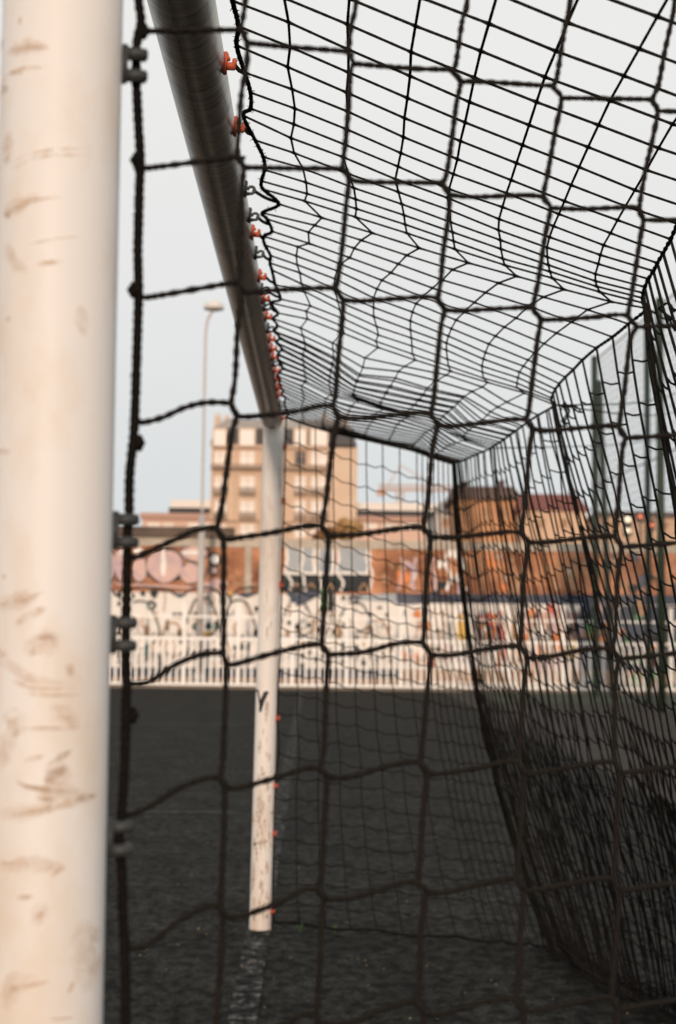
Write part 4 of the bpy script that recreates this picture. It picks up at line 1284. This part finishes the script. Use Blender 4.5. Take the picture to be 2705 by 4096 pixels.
for (y0, y1, by0, by1) in [(1722, 1784, None, None), (1806, 1862, 1858, 1880), (1906, 1962, 1952, 1980), (2004, 2058, 2050, 2078), (2098, 2150, None, None)]:
    for (x0_, x1_) in COLS:
        if y0 == 1722:
            mb = MB()
            bx(mb, YA, x0_ - 6, x1_ + 6, y0 - 8, y1 + 2, .62, .8, 0)
            dm = mb.build('dormer', M['stone_trim'], ap)
        mb = MB()
        fr = .68 if y0 == 1722 else .10
        bx(mb, YA, x0_, x1_, y0, y1, fr, 0, 0)
        win = mb.build('window', M['blind'] if not (y0 == 1806 and x0_ == 1180) else M['pane'], dm if y0 == 1722 else ap)
        if y0 != 1722:
            mb = MB()
            xm = (x0_ + x1_) / 2
            bx(mb, YA, xm - 1.5, xm + 1.5, y0, y1, fr + .05, -fr, 0)
            bx(mb, YA, x0_, x1_, y0 + 14, y0 + 16, fr + .045, -fr, 0)
            mb.build('frame', M['stone_trim'], win)
    if by0:
        segs = [(846, 1316)] if by0 == 1858 else [(a - 5, b + 5) for a, b in COLS]
        for a, b in segs:
            mb = MB()
            xa, xb, z0, z1 = bx(mb, YA, a, b, by1 - 4, by1, .95, -.26, 0)
            for z in (lerp(z0, at(a, by0, YA).z, .45), at(a, by0, YA).z):
                mb.box(xa, xb, YA - .95, YA - .88, z - .05, z + .05)
            n = max(3, int((xb - xa) / .28))
            for i in range(n + 1):
                x = lerp(xa + .03, xb - .03, i / n)
                mb.box(x - .045, x + .045, YA - .94, YA - .89, z1 + .01, at(a, by0, YA).z - .05)
            mb.build('balcony', M['balcony'], ap)

YLB = 215.0
lb = thing('low_building', 'long low pinkish building with white parapet and charcoal band behind the apartment building', 'building', (at(1100, 2140, YLB).x, YLB, 0))
mb = MB()
bx(mb, YLB, 568, 1790, 2082, 2200, 0, 15, 0, True)
mb.build('wall', M['low_wall'], lb)
mb = MB()
bx(mb, YLB, 562, 1796, 2060, 2082, .6, 15.6, 0)
mb.build('cornice', M['low_trim'], lb)
mb = MB()
bx(mb, YLB, 676, 1794, 2038, 2060, .2, 14, 0)
mb.build('upper_band', M['band'], lb)
mb = MB()
bx(mb, YLB, 684, 1770, 2008, 2038, .3, 14, 0)
mb.build('parapet', M['low_white'], lb)
for i, (a, b) in enumerate([(592, 640), (652, 694), (752, 800), (812, 842), (1450, 1510), (1530, 1590), (1610, 1670), (1690, 1750)]):
    mb = MB()
    bx(mb, YLB, a, b, 2092, 2116, .08, 0, 0)
    mb.build('window', M['low_white'] if i % 2 else M['blind'], lb)

def house(name, label, Y, px0, px1, wall_top, roof_top, wm, rm, wins=(), hip=.25, chim=()):
    hs = thing(name, label, 'house', (at((px0 + px1) / 2, 2150, Y).x, Y, 0))
    mb = MB()
    xa, xb, z0, z1 = bx(mb, Y, px0, px1, wall_top, 2220, 0, 9, 0, True)
    mb.build('wall', M[wm], hs)
    zt2 = at((px0 + px1) / 2, roof_top, Y).z
    mb = MB()
    o = .35
    wdt = xb - xa
    vs = [(xa - o, Y - o, z1 + .003), (xb + o, Y - o, z1 + .003), (xb + o, Y + 9 + o, z1 + .003), (xa - o, Y + 9 + o, z1 + .003), (xa + wdt * hip, Y + 3.2, zt2), (xb - wdt * hip, Y + 3.2, zt2),
          (xb - wdt * hip, Y + 5.8, zt2), (xa + wdt * hip, Y + 5.8, zt2)]
    mb.add(vs, [(0, 1, 5, 4), (1, 2, 6, 5), (2, 3, 7, 6), (3, 0, 4, 7), (4, 5, 6, 7), (3, 2, 1, 0)], 0)
    rf = mb.build('roof', M[rm], hs)
    for px, py in chim:
        mb = MB()
        a, b = at(px - 9, py, Y), at(px + 9, py, Y)
        mb.box(a.x, b.x, Y + 3.4, Y + 4.4, z1 + .1, a.z)
        mb.box(a.x - .08, b.x + .08, Y + 3.3, Y + 4.5, a.z, a.z + .12)
        mb.build('chimney', M['roof_brown'], rf)
    for a, b, c_, d_ in wins:
        mb = MB()
        bx(mb, Y, a, b, c_, d_, .07, 0, 0)
        wn = mb.build('window', M['g_brown'], hs)
        mb = MB()
        bx(mb, Y, a - 3, b + 3, d_, d_ + 4, .16, -.01, 0)
        mb.build('sill', M['stone_trim'], wn)
    return hs


house('town_house', 'pale grey house with a steep gable between the low building and the ochre house', 128, 1738, 1830, 2050, 1990, 'house_grey', 'zinc', [(1770, 1795, 2075, 2105)], .46)
house('town_house', 'tall ochre house with a dark brown roof right of the pale grey house', 122, 1824, 2082, 2000, 1930, 'house_orange', 'roof_brown',
      [(1860, 1885, 2030, 2070), (1930, 1955, 2030, 2070), (2010, 2035, 2030, 2070)], .03, [(1880, 1915), (2030, 1912)])
house('town_house', 'cream house with a red brown roof right of the ochre house', 118, 2090, 2345, 2042, 1962, 'house_cream', 'roof_red',
      [(2150, 2180, 2075, 2110), (2240, 2270, 2075, 2110)], .06, [(2325, 1950)])
house('town_house', 'low wide cream house far right with a flat brown roof', 126, 2400, 2960, 2070, 2036, 'house_cream', 'roof_brown', [(2440, 2470, 2088, 2115), (2640, 2670, 2088, 2115)], .04)

# lit signal lamps by the low house
for px, ys, m, lab in [(2512, (2078, 2122), 'lit_white', 'signal post with two white lamps lit, one over the other'),
                       (2562, (2066,), 'lit_red', 'signal post with one red lamp lit beside the pair of white lamps'),
                       (2606, (2100,), 'lit_red', 'shorter signal post with one red lamp lit, farthest to the right')]:
    Y = 70.0
    b = at(px, 2160, Y)
    s = thing('signal_light', lab, 'signal light', (b.x, Y, 0), 'signal lights behind the wall')
    mb = MB()
    ztop = at(px, ys[0], Y).z
    mb.tube([(b.x, Y, 0), (b.x, Y, ztop - .25)], .05, 8)
    mb.build('pole', M['dark_metal'], s)
    mb = MB()
    zlow = at(px, ys[-1], Y).z
    mb.box(b.x - .17, b.x + .17, Y + .02, Y + .3, zlow - .25, ztop + .25)
    hsn = mb.build('housing', M['dark_metal'], s)
    for yy in ys:
        mb = MB()
        zz = at(px, yy, Y).z
        rr = .13 if m == 'lit_white' else .10
        mb.tube([(b.x, Y + .02, zz), (b.x, Y - .02, zz), (b.x, Y - .04, zz)], [rr, rr, rr * .5], 14)
        mb.build('lens', M[m], hsn)

# tower crane, far away
YC = 420.0
cr = thing('tower_crane', 'faint orange tower crane far behind the low building', 'crane', (at(1600, 2100, YC).x, YC, 0))
mb = MB()
cxn = at(1600, 2100, YC).x
ztop, zj = at(1600, 1860, YC).z, at(1600, 1960, YC).z
hw = .9
for sx in (-hw, hw):
    for sy in (-hw, hw):
        mb.tube([(cxn + sx, YC + sy, 0), (cxn + sx, YC + sy, zj)], .16, 5)
nst = 16
for i in range(nst):
    z0, z1 = zj * i / nst, zj * (i + 1) / nst
    for sy in (-hw, hw):
        mb.tube([(cxn - hw, YC + sy, z0), (cxn + hw, YC + sy, z1)], .10, 4)
mb.build('mast', M['crane'], cr)
mb = MB()
for a, b in (((cxn - 4, YC, zj), (cxn, YC, ztop)), ((cxn, YC, ztop), (cxn + 10, YC, zj + 1))):
    mb.tube([a, b], .12, 4)
mb.tube([(cxn - 6, YC, zj), (cxn + 16, YC, zj)], .28, 5)
mb.tube([(cxn - 6, YC, zj + 1.3), (cxn + 16, YC, zj + 1.3)], .2, 5)
for i in range(22):
    mb.tube([(cxn - 6 + i, YC, zj), (cxn - 5.5 + i, YC, zj + 1.3), (cxn - 5 + i, YC, zj)], .09, 4)
mb.box(cxn - 6.4, cxn - 4, YC - .9, YC + .9, zj - 1.6, zj - .3)
mb.build('jib', M['crane'], cr)

# ------------------------------------------------------------------ trees
def tree(label, px, py, Y, rx, rz_, trunk_top, leafm, n, cat='tree', ls=.10):
    c = at(px, py, Y)
    t = thing('autumn_tree', label, cat, (c.x, Y, 0))
    mb = MB()
    mb.tube([(c.x, Y, 0), (c.x + .05, Y, c.z * .5), (c.x, Y, c.z)], [.11, .08, .03], 8)
    for k in range(6):
        a = rnd.uniform(0, 6.3)
        mb.tube([(c.x, Y, c.z * rnd.uniform(.55, .85)), (c.x + rx * .7 * math.cos(a), Y + rx * .7 * math.sin(a), c.z + rz_ * rnd.uniform(-.3, .6))], [.04, .012], 6)
    mb.build('trunk', M['bark'], t)
    mb = MB()
    cl = [(rnd.uniform(-1, 1), rnd.uniform(-1, 1), rnd.uniform(-1, 1)) for _ in range(16)]
    for i in range(n):
        q = Vector(rnd.choice(cl)) * .72 + Vector((rnd.gauss(0, .2), rnd.gauss(0, .2), rnd.gauss(0, .2)))
        p = Vector((c.x + q.x * rx, Y + q.y * rx, c.z + q.z * rz_))
        a = Vector((rnd.uniform(-1, 1), rnd.uniform(-1, 1), rnd.uniform(-1, 1))).normalized()
        b = a.orthogonal().normalized()
        s = ls * rnd.uniform(.6, 1.3)
        mb.add([p - a * s, p + b * s * .5, p + a * s, p - b * s * .5], [(0, 1, 2, 3)])
    mb.build('crown', M[leafm], t)


tree('small yellow brown tree showing over the wall at the right end of the apartment building', 1392, 2118, 40, .36, .26, 0, 'autumn', 700)
tree('low brown tree showing over the wall right of the yellow one', 1300, 2150, 38, .32, .22, 0, 'dry_leaf', 600)

# ------------------------------------------------------------------ tall ball fence behind the goal
XF = 5.0
bf = thing('ball_fence', 'tall fence of dark green poles and thin netting right of the goal', 'fence', (XF, 27, 0))
pa, pc = at(2378, 1432, 27.1), at(2638, 1200, 22.2)
pb = at(2588, 1310, 24.7)
ztf = pa.z
for i, p in enumerate((pa, pb, pc, Vector((pc.x + .02, 17.2, ztf)), Vector((pc.x + .02, 12.2, ztf)))):
    mb = MB()
    mb.tube([(p.x + (.02 if i else .04), p.y, 0), (p.x, p.y, p.z)], .06 if i != 1 else .05, 12)
    mb.tube([(p.x, p.y, p.z), (p.x, p.y, p.z + .04)], [.066, .03], 12)
    mb.build('post', M['green_post'], bf)
mb = MB()
mb.tube([(pa.x + .30, pa.y - .1, 0), (pa.x + .07, pa.y - .08, pa.z * .93)], .055, 12)
mb.build('brace', M['green_post'], bf)
mb = MB()
n = 110
for i in range(n + 1):
    y = lerp(12.2, 27.0, i / n)
    x = lerp(pc.x + .05, pa.x, max(0, (y - 22) / 5))
    mb.tube([(x, y, .02), (x, y, ztf - .03)], .0032, 3, smooth=False)
for j in range(46):
    z = .05 + (ztf - .1) * j / 45
    mb.tube([(pc.x + .055, 12.2, z), (pc.x + .055, 22.0, z), (pa.x + .005, 27.0, z)], .0032, 3, smooth=False)
mb.build('netting', M['fence_net'], bf)
for z in (ztf - .05, ztf * .62):
    mb = MB()
    mb.tube([(pc.x + .06, 12.2, z), (pc.x + .06, 22.0, z), (pa.x + .01, 27.0, z)], .012, 5)
    mb.build('wire', M['green_post'], bf)
